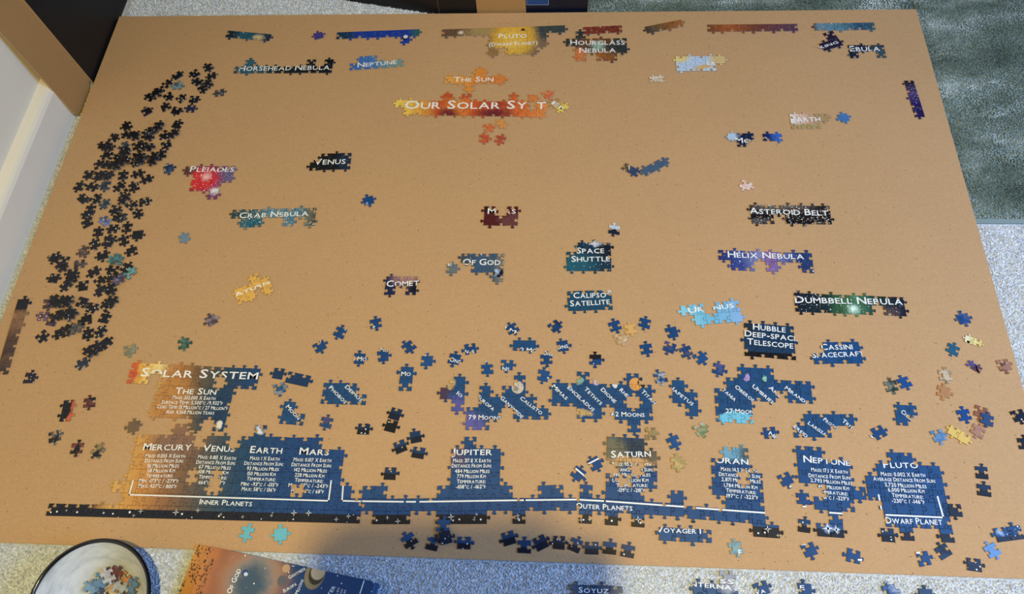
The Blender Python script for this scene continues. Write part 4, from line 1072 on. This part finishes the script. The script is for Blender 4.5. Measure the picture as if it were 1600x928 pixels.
# (x, y, rot, shape, colour, label, options)
L = [
    (498, 56.5, 20, 'p', (70, 62, 130), 'small violet edge piece between the teal strip and the blue strip', {}),
    (854, 149, 30, 'b', (222, 132, 84), 'orange piece touching the end of the solar title', dict(c2=(190, 84, 60), split=.7)),
    (784, 194, 40, 'a', (216, 152, 82), 'pale orange piece just below the solar title', dict(c2=(200, 120, 66), split=.6)),
    (763, 201, 10, 'd', (220, 122, 66), 'orange piece left of the pale orange one below the title', dict(c2=(190, 80, 52), split=.7)),
    (757, 216.5, 0, 'c', (206, 100, 62), 'red orange piece, lower left of the four below the title', dict(c2=(150, 56, 44), split=.7)),
    (782, 219, -15, 'a', (190, 90, 64), 'dull red piece, lower right of the four below the title', dict(c2=(150, 62, 54), split=.7)),
    (1318, 184.5, 15, 'e', (70, 118, 178), 'plain mid blue piece right of the word EARTH', {}),
    (576, 314.5, 20, 'e', (24, 68, 128), 'lone royal blue piece between CRAB NEBULA and VENUS', dict(text=[('O', 571.5, 322, 575, 322, 5)])),
    (1165, 290, -25, 'b', (226, 216, 214), 'lone white and pink piece above ASTEROID BELT', dict(c2=(226, 160, 140), split=.7)),
    (960, 359.5, -8, 'a', (196, 210, 228), 'lone white and navy piece above SPACE SHUTTLE', dict(c2=(26, 36, 62), split=2)),
    (706, 420, 0, 'c', (110, 118, 120), 'lone grey piece left of the words OF GOD', dict(c2=(70, 90, 104), split=.6, text=[('E', 700, 416, 706, 416, 5)])),
    (288, 372, 25, 'a', (108, 136, 158), 'lone dusty blue piece below the CRAB NEBULA section', {}),
    (331, 501, 35, 'p', (80, 64, 76), 'lone mauve edge piece with a white star', dict(c2=(180, 168, 176), split=.5, stars=.2)),
    (203, 547, 20, 'b', (124, 128, 104), 'lone grey green piece above the title SOLAR SYSTEM', dict(c2=(150, 146, 124), split=.5)),
    (287, 537.5, 15, 'c', (28, 74, 66), 'lone dark green piece above the title SOLAR SYSTEM', dict(c2=(150, 180, 160), split=.4)),
    (47, 591, 0, 'o', (34, 28, 48), 'lone dark violet starry edge piece below the brown strip', dict(stars=.3)),
    (140, 629, 10, 'a', (16, 18, 32), 'black and pink piece right of the upright orange pair', dict(c2=(210, 110, 90), split=.25, stars=.1)),
    (86, 682, 20, 'b', (24, 22, 24), 'black piece with many white spots in the left margin', dict(c2=(170, 160, 150), split=.4, stars=.5)),
    (121, 701, 5, 'a', (18, 20, 34), 'black piece with an orange rim, below the upright orange pair', dict(c2=(206, 112, 76), split=.3, stars=.1)),
    (154, 705, -25, 'a', (18, 22, 40), 'black piece with a cream rim, left of the word MERCURY', dict(c2=(226, 196, 120), split=.35)),
    (209, 667, 10, 'e', (116, 92, 68), 'lone brown piece below the orange end of SOLAR SYSTEM', {}),
    (386, 833, -8, 'a', (110, 184, 196), 'left one of two light turquoise pieces under INNER PLANETS', dict(c2=(90, 160, 180), split=.4)),
    (438.6, 836, 8, 'e', (108, 188, 202), 'right one of two light turquoise pieces under INNER PLANETS', dict(c2=(92, 168, 188), split=.4)),
    # blue pieces in the middle field
    (500, 542, 35, 'b', B1, 'blue piece with a scrap of lettering, leftmost of the scattered blue ones', dict(text=[('O', 498, 538, 503, 535, 5)])),
    (532, 520, -20, 'a', B1, 'blue piece with a white rim, up and right of the leftmost blue one', dict(text=[('N', 539, 517, 545, 519, 5)])),
    (587.5, 506, 15, 'a', B1, 'topmost blue piece left of the COMET section foot', dict(text=[('M', 578, 508, 583, 514, 5)])),
    (562, 561, 0, 'c', B1, 'blue piece reading 1 MO', dict(text=[('1 MO', 553, 564, 573, 565, 6.5)])),
    (599, 557, 10, 'c', B1, 'blue piece with cut letters on its top knob, right of 1 MO', dict(text=[('MO', 594, 549, 606, 551, 5)])),
    (639, 542, 40, 'a', B1, 'plain blue piece above the stacked pair reading MO', {}),
    (667, 564, 0, 'c', B2, 'blue piece with an S on its top knob', dict(text=[('S', 662, 557, 667, 557, 6)])),
    (710, 561, -10, 'c', B1, 'blue piece reading ONS, above the word IO', dict(text=[('ONS', 702, 565, 719, 569, 6.5)])),
    (735, 545.5, 10, 'f', B1, 'blue four socketed piece right of and above ONS', dict(text=[('N', 726, 552, 731, 553, 5), ('S', 738, 553, 742, 552, 5)])),
    (761, 577, 5, 'a', B2, 'blue piece with cut letters along its top, above EUROPA', dict(text=[('ON', 755, 567, 767, 567, 6)])),
    (792.5, 571, 0, 'b', B2, 'blue piece reading N above the cratered moon', dict(text=[('NS', 785, 580, 796, 580, 6)])),
    (800, 514, 30, 'a', B1, 'blue piece with slanted letters, above the pair with cut off letters', dict(text=[('1 M', 788, 515, 805, 522, 6)])),
    (867, 510, 40, 'b', B1, 'half blue half black piece below and left of CALIPSO', dict(c2=(14, 16, 28), split=.6)),
    (879, 541, 10, 'c', B1, 'blue piece reading ONS, right of the pair with cut off letters', dict(text=[('ONS', 870, 547, 888, 544, 6.5)])),
    (854, 562, 5, 'a', B1, 'blue piece with letters on its top knob, above MIMAS', dict(text=[('ONS', 848, 555, 863, 557, 6)])),
    (851, 586, -10, 'c', B2, 'blue piece with a tiny white moon, just left above MIMAS', dict(text=[('.', 855, 592, 857, 592, 14)])),
    (930, 562, 0, 'c', (16, 20, 34), 'black and blue piece above ENCELADUS', dict(c2=(22, 66, 118), split=2, stars=.08)),
    (961, 510, 20, 'a', B1, 'blue piece touching the tan pieces under CALIPSO SATELLITE', {}),
    (969, 521, 25, 'b', (190, 158, 116), 'tan and white piece under the blue one below CALIPSO SATELLITE', dict(c2=(226, 214, 196), split=.5)),
    (985, 517.5, 10, 'a', (218, 172, 104), 'golden tan piece below CALIPSO SATELLITE', dict(c2=(206, 150, 90), split=.4)),
    (1007, 505, -15, 'a', B1, 'blue piece right above the golden tan piece', dict(stars=.04)),
    (1010, 546, 10, 'a', B1, 'plain blue piece between the golden tan piece and the chained blue ones', {}),
    (1050, 520, 15, 'c', B1, 'topmost of the blue chain left of HUBBLE', {}),
    (1046, 543, -20, 'b', B1, 'blue and pink piece, second in the chain left of HUBBLE', dict(c2=(150, 104, 130), split=.3)),
    (1067, 550, 20, 'a', B1, 'blue and brown piece, third in the chain left of HUBBLE', dict(c2=(110, 92, 70), split=.4)),
    (1090, 556, 35, 'b', B2, 'lowest blue piece of the chain left of HUBBLE', {}),
    (1122, 577, -15, 'c', B1, 'blue piece with a small pink moon above TITANIA', dict(c2=(176, 140, 190), split=.12)),
    (1032, 590, 15, 'a', B1, 'blue piece with a white moon right of the orange moon', dict(c2=(220, 224, 222), split=.5)),
    (1017, 678, 0, 'd', (164, 140, 96), 'tan ringed piece above the right end of the word SATURN', dict(c2=(90, 84, 66), split=.8)),
    (1053, 691, 25, 'a', B2, 'plain blue piece right of the tan ringed piece', {}),
    (1058, 723, 5, 'c', (170, 146, 92), 'golden planet piece right of the word SATURN', dict(c2=(206, 180, 124), split=.5)),
    (1094, 671, 30, 'b', (116, 128, 84), 'green and silver striped piece left of 27 MOONS', dict(c2=(176, 178, 160), split=.9)),
    (1202, 677, 5, 'f', B1, 'blue four socketed piece with slanted letters under UMBRIEL', dict(text=[('NE', 1200, 679, 1212, 687, 6)])),
    (929, 725, 30, 'c', B1, 'blue piece with a white diagonal line, upper one left of SATURN', dict(text=[('|', [(916, 727), (935, 717)], 2.4)])),
    (903, 744, -35, 'c', B1, 'blue piece with a white diagonal line, lower one left of SATURN', dict(text=[('|', [(900, 733), (917, 747)], 2.4)])),
    (438, 607, 20, 'b', (30, 78, 124), 'blue piece with a white crescent below the navy edge pair', dict(c2=(216, 214, 206), split=.35)),
    (435, 584, -5, 'm', (20, 52, 88), 'navy edge piece touching the end of the word SYSTEM', {}),
    (510, 660, -10, 'a', (26, 72, 120), 'blue piece with red stripes under PHOBOS', dict(c2=(150, 60, 50), split=.25)),
    # navy and black edge pieces right of MARS
    (568, 671, 0, 'm', (20, 44, 74), 'dark navy edge piece alone right of the red striped piece', dict(c2=(14, 22, 40), split=2, stars=.1)),
    (618, 647, -15, 'm', (20, 46, 80), 'upper edge piece of the touching dark pair under DEIMOS', dict(c2=(16, 28, 52), split=2)),
    (612.5, 665, -12, 'm', (14, 18, 28), 'lower black edge piece of the touching dark pair under DEIMOS', dict(stars=.2)),
    (650, 683, 15, 'p', (20, 52, 90), 'upper piece of the three navy edge pieces left of JUPITER', dict(c2=(16, 26, 46), split=2, stars=.1)),
    (625.5, 698, 25, 'm', (22, 56, 96), 'left piece of the three navy edge pieces left of JUPITER', dict(c2=(16, 24, 42), split=2, stars=.08)),
    (653.5, 708, -8, 'm', (22, 58, 98), 'lowest piece of the three navy edge pieces left of JUPITER', dict(c2=(16, 26, 44), split=2)),
    (610, 740, 0, 'm', (22, 50, 84), 'dark edge piece alone above the white line between MARS and JUPITER', dict(c2=(16, 20, 32), split=2, stars=.12)),
    # bottom row of edge pieces
    (640, 844, 35, 'a', (26, 72, 118), 'blue and black piece, leftmost of the row along the bottom of the sheet', dict(c2=DKB, split=2, stars=.1)),
    (693, 822, 0, 'a', (26, 72, 118), 'blue piece topping the small heap at the bottom of the sheet', {}),
    (676, 850, -12, 'n', (26, 66, 108), 'left edge piece of the small heap at the bottom of the sheet', dict(c2=DKB, split=2, stars=.1)),
    (697, 841, 18, 'p', (18, 30, 54), 'starry edge piece in the middle of the small heap at the bottom', dict(stars=.3)),
    (725, 849, 0, 'm', (26, 66, 108), 'edge piece right of the small heap at the bottom of the sheet', dict(c2=DKB, split=2, stars=.15)),
    (795, 841, 18, 'm', (24, 60, 100), 'first edge piece of the bottom row right of the gap, tilted', dict(c2=DKB, split=2, stars=.12)),
    (819, 855, 0, 'n', (24, 60, 100), 'second edge piece of the bottom row right of the gap', dict(c2=DKB, split=2, stars=.05)),
    (845, 848, 28, 'm', (20, 44, 76), 'third edge piece of the bottom row, strongly tilted', dict(c2=(16, 24, 44), split=2)),
    (873, 848, 0, 'm', (20, 34, 58), 'fourth edge piece of the bottom row, with many stars', dict(c2=DKB, split=2, stars=.45)),
    (897, 852, -22, 'n', (28, 62, 98), 'fifth edge piece of the bottom row, leaning left', dict(c2=DKB, split=2, stars=.15)),
    (923, 857, 0, 'm', (40, 62, 86), 'sixth edge piece of the bottom row, greyish', dict(c2=(26, 30, 44), split=2, stars=.1)),
    (950, 856, -3, 'n', (28, 66, 108), 'seventh edge piece of the bottom row, blue over black', dict(c2=(14, 14, 22), split=2, stars=.04)),
    (981, 861, -8, 'n', (28, 60, 98), 'last edge piece of the bottom row, before VOYAGER 1', dict(c2=(22, 30, 48), split=2, stars=.2)),
    (1149, 856, 10, 'a', (126, 168, 180), 'pale teal piece with a white mark under VOYAGER 1', dict(c2=(96, 92, 84), split=.5, text=[('F', 1154, 868, 1159, 868, 9)])),
    (1227, 749, 25, 'b', B1, 'blue piece with a white tip between URANUS and NEPTUNE', dict(text=[('|', [(1234, 761), (1240, 758)], 2.4)])),
    (1254, 779, 0, 'a', B1, 'blue piece tucked left of the NEPTUNE text', dict(text=[('|', [(1252, 792), (1258, 792)], 2.4)])),
    (1256, 822, -8, 'n', (26, 60, 98), 'blue over black edge piece left of the double star', dict(c2=(18, 18, 24), split=2, stars=.1)),
    (1264, 859, 20, 'b', B1, 'blue piece with a white dash below the double star', dict(text=[('|', [(1252, 851), (1259, 850)], 2.6)])),
    (1333, 869, -15, 'f', B1, 'plain blue piece along the lower edge of the sheet under DWARF PLANET', dict(text=[('|', [(1341, 875), (1345, 875)], 2.6)])),
    (1387, 836, -2, 'm', (22, 46, 78), 'starry edge piece just below the words DWARF PLANET', dict(c2=(16, 20, 36), split=2, stars=.2)),
    (1443, 873, 8, 'd', B1, 'blue piece with a white dash under the PLUTO block', dict(text=[('|', [(1430, 864), (1436, 864)], 2.6)])),
    (1473, 860, 30, 'n', (16, 24, 42), 'black and blue edge piece touching the one with a white dash', dict(c2=(26, 68, 112), split=.5, stars=.1)),
    (1521, 883, -6, 'm', (24, 32, 50), 'dark edge piece at the lower right corner of the sheet', dict(c2=(16, 18, 30), split=2, stars=.15)),
    (1549, 860, 25, 'a', (98, 142, 196), 'sky blue piece under the navy edge pair at the lower right', {}),
    (1533, 739, -6, 'n', (22, 48, 80), 'upper one of two dark edge pieces right of the PLUTO block', dict(c2=(18, 18, 26), split=2)),
    (1537, 766, -6, 'n', (22, 40, 66), 'lower one of two dark edge pieces right of the PLUTO block', dict(c2=(18, 18, 26), split=2)),
    (1591, 650, 15, 'b', (18, 22, 38), 'black starry piece cut by the right frame edge, upper one', dict(stars=.25)),
    (1601, 694, 0, 'a', (16, 20, 36), 'black starry piece cut by the right frame edge, lower one', dict(stars=.15)),
    (1373, 676, 25, 'f', B1, 'plain blue piece with a white tip above PLUTO', dict(text=[('|', [(1358, 680), (1362, 684)], 3)])),
    (1506, 649, 10, 'a', (20, 66, 130), 'bright blue piece left of the brown ones at the right', dict(text=[('.', 1498, 641, 1501, 641, 14)])),
    (1532, 644, -20, 'b', (146, 92, 70), 'upper brown piece right of the bright blue one', dict(c2=(120, 74, 60), split=.5)),
    (1540, 656, -20, 'a', (34, 72, 120), 'blue piece between the two brown ones at the right', dict(c2=(70, 64, 84), split=.3)),
    (1531, 669, -35, 'a', (166, 122, 102), 'lower brown piece right of the yellow pair', {}),
    (1468, 681, 15, 'b', (84, 128, 174), 'light blue piece left of the yellow pair', dict(c2=(206, 206, 196), split=.2)),
    (1505, 499, 10, 'e', (24, 70, 128), 'blue piece below the end of DUMBBELL NEBULA', dict(c2=(196, 170, 150), split=.12)),
    (1488, 546, -30, 'a', (40, 92, 122), 'dark teal piece left of the violet pair', {}),
    (1568, 571, 10, 'b', (168, 120, 100), 'brown and white speckled piece closest to the right edge of the sheet', dict(c2=(70, 44, 52), split=.8, stars=.3)),
    (1477, 587, 0, 'a', (206, 186, 156), 'white and dark patched piece above a brown one at the right', dict(c2=(62, 52, 48), split=.7)),
    (1478, 607, -15, 'c', (178, 128, 84), 'orange brown piece below the white patched one', {}),
    (1412, 598, 20, 'a', (26, 74, 138), 'blue piece touching a dark green one above CHA', {}),
    (1399, 604, 10, 'a', (44, 54, 50), 'dark green piece touching the blue one above CHA', dict(c2=(150, 160, 146), split=.5)),
]
for (x, y, rot, code, c1, lab, kw) in L:
    loose(x, y, rot, code, c1, lab, **kw)
# on the carpet
loose(1190, 920, 20, 'b', B1, 'blue piece on the carpet with slanted letters right of INTERNATIONAL', z=ZC, text=[('VA', 1180, 930, 1196, 926, 7)])
loose(1258, 923, 0, 'c', B1, 'blue piece on the carpet with a white E at the lower border', z=ZC, text=[('E', 1250, 922, 1257, 922, 7)])
loose(1390, 925, 10, 'c', (28, 72, 130), 'blue piece on the carpet with a white knob at the lower border', z=ZC, c2=(214, 220, 226), split=.4)
loose(1446, 931, 0, 'e', (34, 62, 96), 'navy piece on the carpet mostly below the frame', z=ZC)

# ------------------------------------------------------------------ enamel bowl with pieces
BC = Vector((-0.603, 0.100, 0))
BR, BHT = 0.0803, 0.066
bowl = empty('enamel_bowl', BC)
tag(bowl, 'white enamel bowl with a black rim and a few puzzle pieces inside, lower left', 'bowl')


def lathe(name, prof, seg, mat, parent):
    vs, fs = [], []
    for i in range(seg):
        a = 2 * math.pi * i / seg
        for r, z in prof: vs.append((r * math.cos(a), r * math.sin(a), z))
    k = len(prof)
    for i in range(seg):
        for j in range(k - 1):
            a, b = i * k + j, ((i + 1) % seg) * k + j
            fs.append((a, b, b + 1, a + 1))
    me = mesh_from(name, vs, fs)
    for p in me.polygons: p.use_smooth = True
    return link(name, me, mat, parent)


t = NT('white_enamel', 0.22, 0.5)
_co = t.coord()
_n = t.noise(_co, 45.0, 5, 0.7)
_v = t.noise(t.vmath('MULTIPLY', _co, (1, 1, 3)), 22.0, 4, 0.7)
_c = t.ramp(_v.outputs['Fac'], [(0.32, lin((176, 180, 182))), (0.5, lin((206, 208, 208))), (0.72, lin((226, 226, 224)))])
M_ENAM = t.color(_c)
M_DARKE = plain('dark_enamel', (66, 62, 60), 0.15, 0.6, .1)
M_RIM = plain('black_rim_enamel', (16, 17, 22), 0.18, 0.6, .1)
lathe('inner_wall', [(0.0001, 0.007), (0.028, 0.0075), (0.040, 0.011), (0.052, 0.022), (0.063, 0.038), (0.072, 0.052), (BR - 0.002, BHT - 0.001)], 72, M_ENAM, bowl)
lathe('outer_wall', [(BR - 0.001, BHT - 0.0012), (0.0735, 0.050), (0.065, 0.036), (0.054, 0.020), (0.043, 0.0075), (0.040, 0.0035), (0.038, 0.0032), (0.0001, 0.0034)], 72, M_DARKE, bowl)
lathe('rim', [(BR - 0.0022 + 0.0028 * math.cos(a * math.pi / 4), BHT + 0.0030 * math.sin(a * math.pi / 4)) for a in range(9)], 72, M_RIM, bowl)


def bowl_z(r):
    pr = [(0.0, 0.0072), (0.028, 0.0078), (0.040, 0.0115), (0.052, 0.0225), (0.063, 0.0385), (0.072, 0.0525)]
    for (a, za), (b, zb) in zip(pr, pr[1:]):
        if r <= b: return za + (zb - za) * (r - a) / (b - a)
    return 0.05


BP = [(140, 917, 'a', (108, 148, 190), 'light blue piece at the left of the heap in the bowl'), (156, 906, 'b', (96, 136, 180), 'light blue piece at the upper left in the bowl'),
      (169, 921, 'c', (222, 190, 150), 'cream piece in the middle of the heap in the bowl'), (170, 900, 'a', (190, 190, 206), 'pale violet piece at the top of the heap in the bowl'),
      (191, 904, 'd', (206, 140, 84), 'orange piece standing in the bowl'), (206, 916, 'a', (92, 128, 172), 'blue piece at the right of the heap in the bowl'),
      (152, 930, 'b', (54, 70, 110), 'dark blue piece low in the bowl'), (185, 917, 'f', (170, 176, 190), 'grey piece between the cream and the blue piece in the bowl'), (190, 934, 'a', (120, 104, 120), 'mauve piece low at the right of the bowl'),
      (181, 896, 'b', (110, 60, 60), 'red brown piece at the top right of the heap in the bowl')]
BP = [((W(x, y, 0.024) - BC).x, (W(x, y, 0.024) - BC).y, cd, c, lab) for x, y, cd, c, lab in BP]
for i, (dx, dy, cd, c, lab) in enumerate(BP):
    me, poly = loose_shape(cd, i % 3)
    o = bpy.data.objects.new('puzzle_piece', me)
    COL.objects.link(o)
    r = math.hypot(dx, dy)
    rr = max(0.0, r - 0.012)
    z = bowl_z(min(r + 0.006, 0.07)) + 0.003 + 0.0024 * (i % 4)
    slope = math.atan2(bowl_z(min(r + .008, .072)) - bowl_z(max(r - .008, 0)), 0.016)
    az = math.atan2(dy, dx)
    o.matrix_basis = Matrix.Translation((BC.x + dx, BC.y + dy, z)) @ Matrix.Rotation(az, 4, 'Z') @ Matrix.Rotation(-slope * 0.9 + (hsh(i, 4) - .5) * .3, 4, 'Y') @ Matrix.Rotation(hsh(i, 3) * 6.28, 4, 'Z')
    l = lin(c)
    o.color = (l[0], l[1], l[2], 0.0)
    o['ink_two'] = list(lin(tuple(max(0, int(v * .6)) for v in c)))[:3]
    o['ink_split'] = 0.7
    tag(o, lab, 'puzzle piece')

# ------------------------------------------------------------------ puzzle box lid, lower left
ZL = 0.026
lid_o = W(340, 856, ZL)
lid_x = (W(587, 909, ZL) - lid_o)
lid_rz = math.atan2(lid_x.y, lid_x.x)
lid = empty('puzzle_box', (lid_o.x, lid_o.y, 0))
lid.matrix_basis = Matrix.Translation((lid_o.x, lid_o.y, 0)) @ Matrix.Rotation(lid_rz, 4, 'Z')
tag(lid, 'printed puzzle box with an orange side, a ring nebula and blue planet charts, lower left', 'box')
LW, LH = lid_x.length, 0.20
lw = W(296, 858, ZL - .008)
left_w = 0.036
t = NT('box_print', 0.35, 0.45)
co = t.coord(lid)
inv = lid.matrix_basis.inverted()


def LL(p): return inv @ W(p[0], p[1], ZL)


n = t.noise(co, 38.0, 5, 0.65)
wc = t.vmath('ADD', co, t.vmath('MULTIPLY', t.vmath('SUBTRACT', n.outputs['Color'], (.5, .5, .5)), (.03, .03, 0)))
sx = t.n('ShaderNodeSeparateXYZ', i0=wc)
col = t.ramp(t.step(sx.outputs[0], -0.04, LW, False), [(0.0, lin((222, 162, 74))), (.12, lin((196, 124, 70))), (.2, lin((150, 92, 66))), (.34, lin((128, 84, 70))), (.43, lin((70, 52, 56))), (.5, lin((18, 44, 76))), (.6, lin((16, 62, 108))), (1, lin((18, 66, 112)))])


def blob(p, rx, ry, c, soft, col, wv=None):
    a = LL(p)
    v = t.vmath('MULTIPLY', t.vmath('SUBTRACT', wv or co, (a.x, a.y, 0)), (1 / rx, 1 / ry, 0))
    return t.mix(t.step(t.vmath('LENGTH', v), 1 + soft * .5, 1 - soft), col, lin(c))


col = blob((395, 905), .050, .050, (176, 126, 92), .6, col, wc)
col = blob((393, 908), .036, .038, (134, 128, 124), .5, col, wc)
col = blob((392, 916), .026, .030, (62, 84, 104), .6, col, wc)
col = blob((383, 895), .0045, .0045, (40, 70, 120), .1, col)
col = blob((384, 897), .0030, .0026, (206, 220, 236), .3, col)
col = blob((447, 888), .0055, .0055, (186, 150, 116), .1, col)
col = blob((441, 907), .0072, .0072, (92, 92, 100), .15, col)
col = blob((492, 897), .0140, .0200, (150, 132, 96), .1, col)
col = blob((495, 896), .0110, .0150, (60, 52, 44), .1, col)
col = blob((497, 893), .0100, .0110, (206, 180, 140), .12, col)
vv = t.n('ShaderNodeTexVoronoi', _voronoi_dimensions='2D', Vector=co, Scale=260.0)
sp = t.n('ShaderNodeSeparateColor', i0=vv.outputs['Color'])
sxx = t.n('ShaderNodeSeparateXYZ', i0=co)
rock = t.math('MULTIPLY', t.math('LESS_THAN', sxx.outputs[0], 0.002), t.math('MULTIPLY', t.math('GREATER_THAN', t.noise(co, 60.0).outputs['Fac'], .47), t.math('LESS_THAN', vv.outputs['Distance'], t.math('MULTIPLY', sp.outputs[0], .55))))
col = t.mix(rock, col, lin((92, 64, 56)))
col = stars_nodes(t, co, col, .10, 120.0, .09)
M_LID = t.color(col)
prof = [(-left_w, ZL - 0.012), (-left_w * .4, ZL - 0.003), (0.0, ZL), (LW * .5, ZL - 0.0004), (LW - 0.001, ZL), (LW, ZL - 0.001), (LW + 0.0004, 0.0035), (-left_w - .0004, 0.0035)]
k = len(prof)
vs = [(x, y, z) for y in (0.0, -LH) for x, z in prof]
fs = [(i, k + i, k + (i + 1) % k, (i + 1) % k) for i in range(k)] + [tuple(range(k)), tuple(range(2 * k - 1, k - 1, -1))]
link('lid', mesh_from('lid', vs, fs), M_LID, lid)
lettering(lid, [('OF GOD', 361, 928, 377, 890, 7.5), ('GANYMEDE', 452, 905, 478, 890, 5), ('EUROPA', 444, 926, 464, 914, 5), ('CALLISTO', 457, 886, 476, 876, 5), ('2 MOONS', 463, 935, 475, 906, 5), ('JUPITER', 506, 948, 525, 917, 6.5), ('MASS: 317.8', 526, 935, 531, 919, 3), ('DISTANCE', 531, 937, 536, 921, 3), ('MILES', 536, 937, 541, 922, 3),
                ('|', [(560, 935), (569, 907)], 1.6)], lambda x, y: 0.002 < x < LW - .003 and -LH < y < -0.0015, ZL + 0.0002, at=lambda u, v: W(u, v, ZL))

# ------------------------------------------------------------------ the photographer, just outside the lower border
person = empty('person', (0.02, -0.62, 0))
tag(person, 'person in a dark jumper bending forward with a phone, seen only by the soft shadow', 'person')


def skin(name, nodes, edges, mat, root, sub=2):
    me = bpy.data.meshes.new(name)
    me.from_pydata([n[:3] for n in nodes], edges, [])
    o = link(name, me, mat, person)
    m = o.modifiers.new('skin', 'SKIN')
    m.use_smooth_shade = True
    for i, n in enumerate(nodes):
        d = me.skin_vertices[0].data[i]
        d.radius = (n[3], n[4] if len(n) > 4 else n[3])
        d.use_root = (i == root)
    o.modifiers.new('smooth', 'SUBSURF').levels = sub
    o.modifiers['smooth'].render_levels = sub
    return o


M_JUMPER = plain('dark_wool', (40, 44, 58), 0.9, 0.2, .2, 300)
M_SKIN = plain('skin_tone', (206, 160, 132), 0.55, 0.4, .06)
M_HAIR = plain('brown_hair', (60, 42, 30), 0.6, 0.3, .3, 200)
# pelvis, spine, neck, head | arms | legs ; relative to the feet
N = [(0, 0, .88, .15, .12), (0, .03, 1.02, .14, .11), (0, .09, 1.18, .15, .11), (0, .16, 1.33, .14, .10), (0, .21, 1.42, .055), (0, .25, 1.50, .075, .085), (0, .27, 1.585, .08, .09),
     (-.17, .17, 1.33, .06), (-.27, .22, 1.13, .045), (-.13, .49, 1.075, .034), (-.10, .565, 1.085, .028),
     (.17, .17, 1.33, .06), (.27, .22, 1.13, .045), (.10, .49, 1.075, .034), (.07, .565, 1.085, .028),
     (-.10, -.01, .82, .095), (-.11, .03, .46, .062), (-.11, -.02, .085, .045), (-.12, .12, .04, .04),
     (.10, -.01, .82, .095), (.11, .03, .46, .062), (.11, -.02, .085, .045), (.12, .12, .04, .04)]
E_ = [(0, 1), (1, 2), (2, 3), (3, 4), (4, 5), (5, 6), (3, 7), (7, 8), (8, 9), (9, 10), (3, 11), (11, 12), (12, 13), (13, 14), (0, 15), (15, 16), (16, 17), (17, 18), (0, 19), (19, 20), (20, 21), (21, 22)]
skin('body', N, E_, M_JUMPER, 0)
for sgn in (-1, 1):
    hx = -.015 + sgn * .085
    nodes = [(hx, .565, 1.085, .026, .018), (hx, .60, 1.09, .028, .016)]
    edges = [(0, 1)]
    for q in range(4):
        b = len(nodes)
        x = hx - .024 + q * .016
        nodes += [(x, .628, 1.088, .009), (x - sgn * .012, .640, 1.080 - .004 * q, .008), (x - sgn * .022, .636, 1.098, .007)]
        edges += [(1, b), (b, b + 1), (b + 1, b + 2)]
    b = len(nodes)
    nodes += [(hx - sgn * .03, .59, 1.10, .010), (hx - sgn * .045, .605, 1.115, .008)]
    edges += [(1, b), (b, b + 1)]
    skin('hand', nodes, edges, M_SKIN, 0, 1)
ax = Matrix(RC)
pc = Vector((0, 0, H)) + ax @ Vector((0.0, 0.0, 0.012))
bm = bmesh.new()
box_bm(bm, -0.078, 0.078, -0.037, 0.037, -0.004, 0.004, 0.003)
phone = link('phone', bm_mesh('phone', bm), plain('black_glass', (14, 14, 16), 0.15, 0.5, .1))
phone.matrix_basis = Matrix.Translation(pc) @ ax.to_4x4()
tag(phone, 'black phone held out flat over the cardboard sheet, only its shadow in view', 'phone')
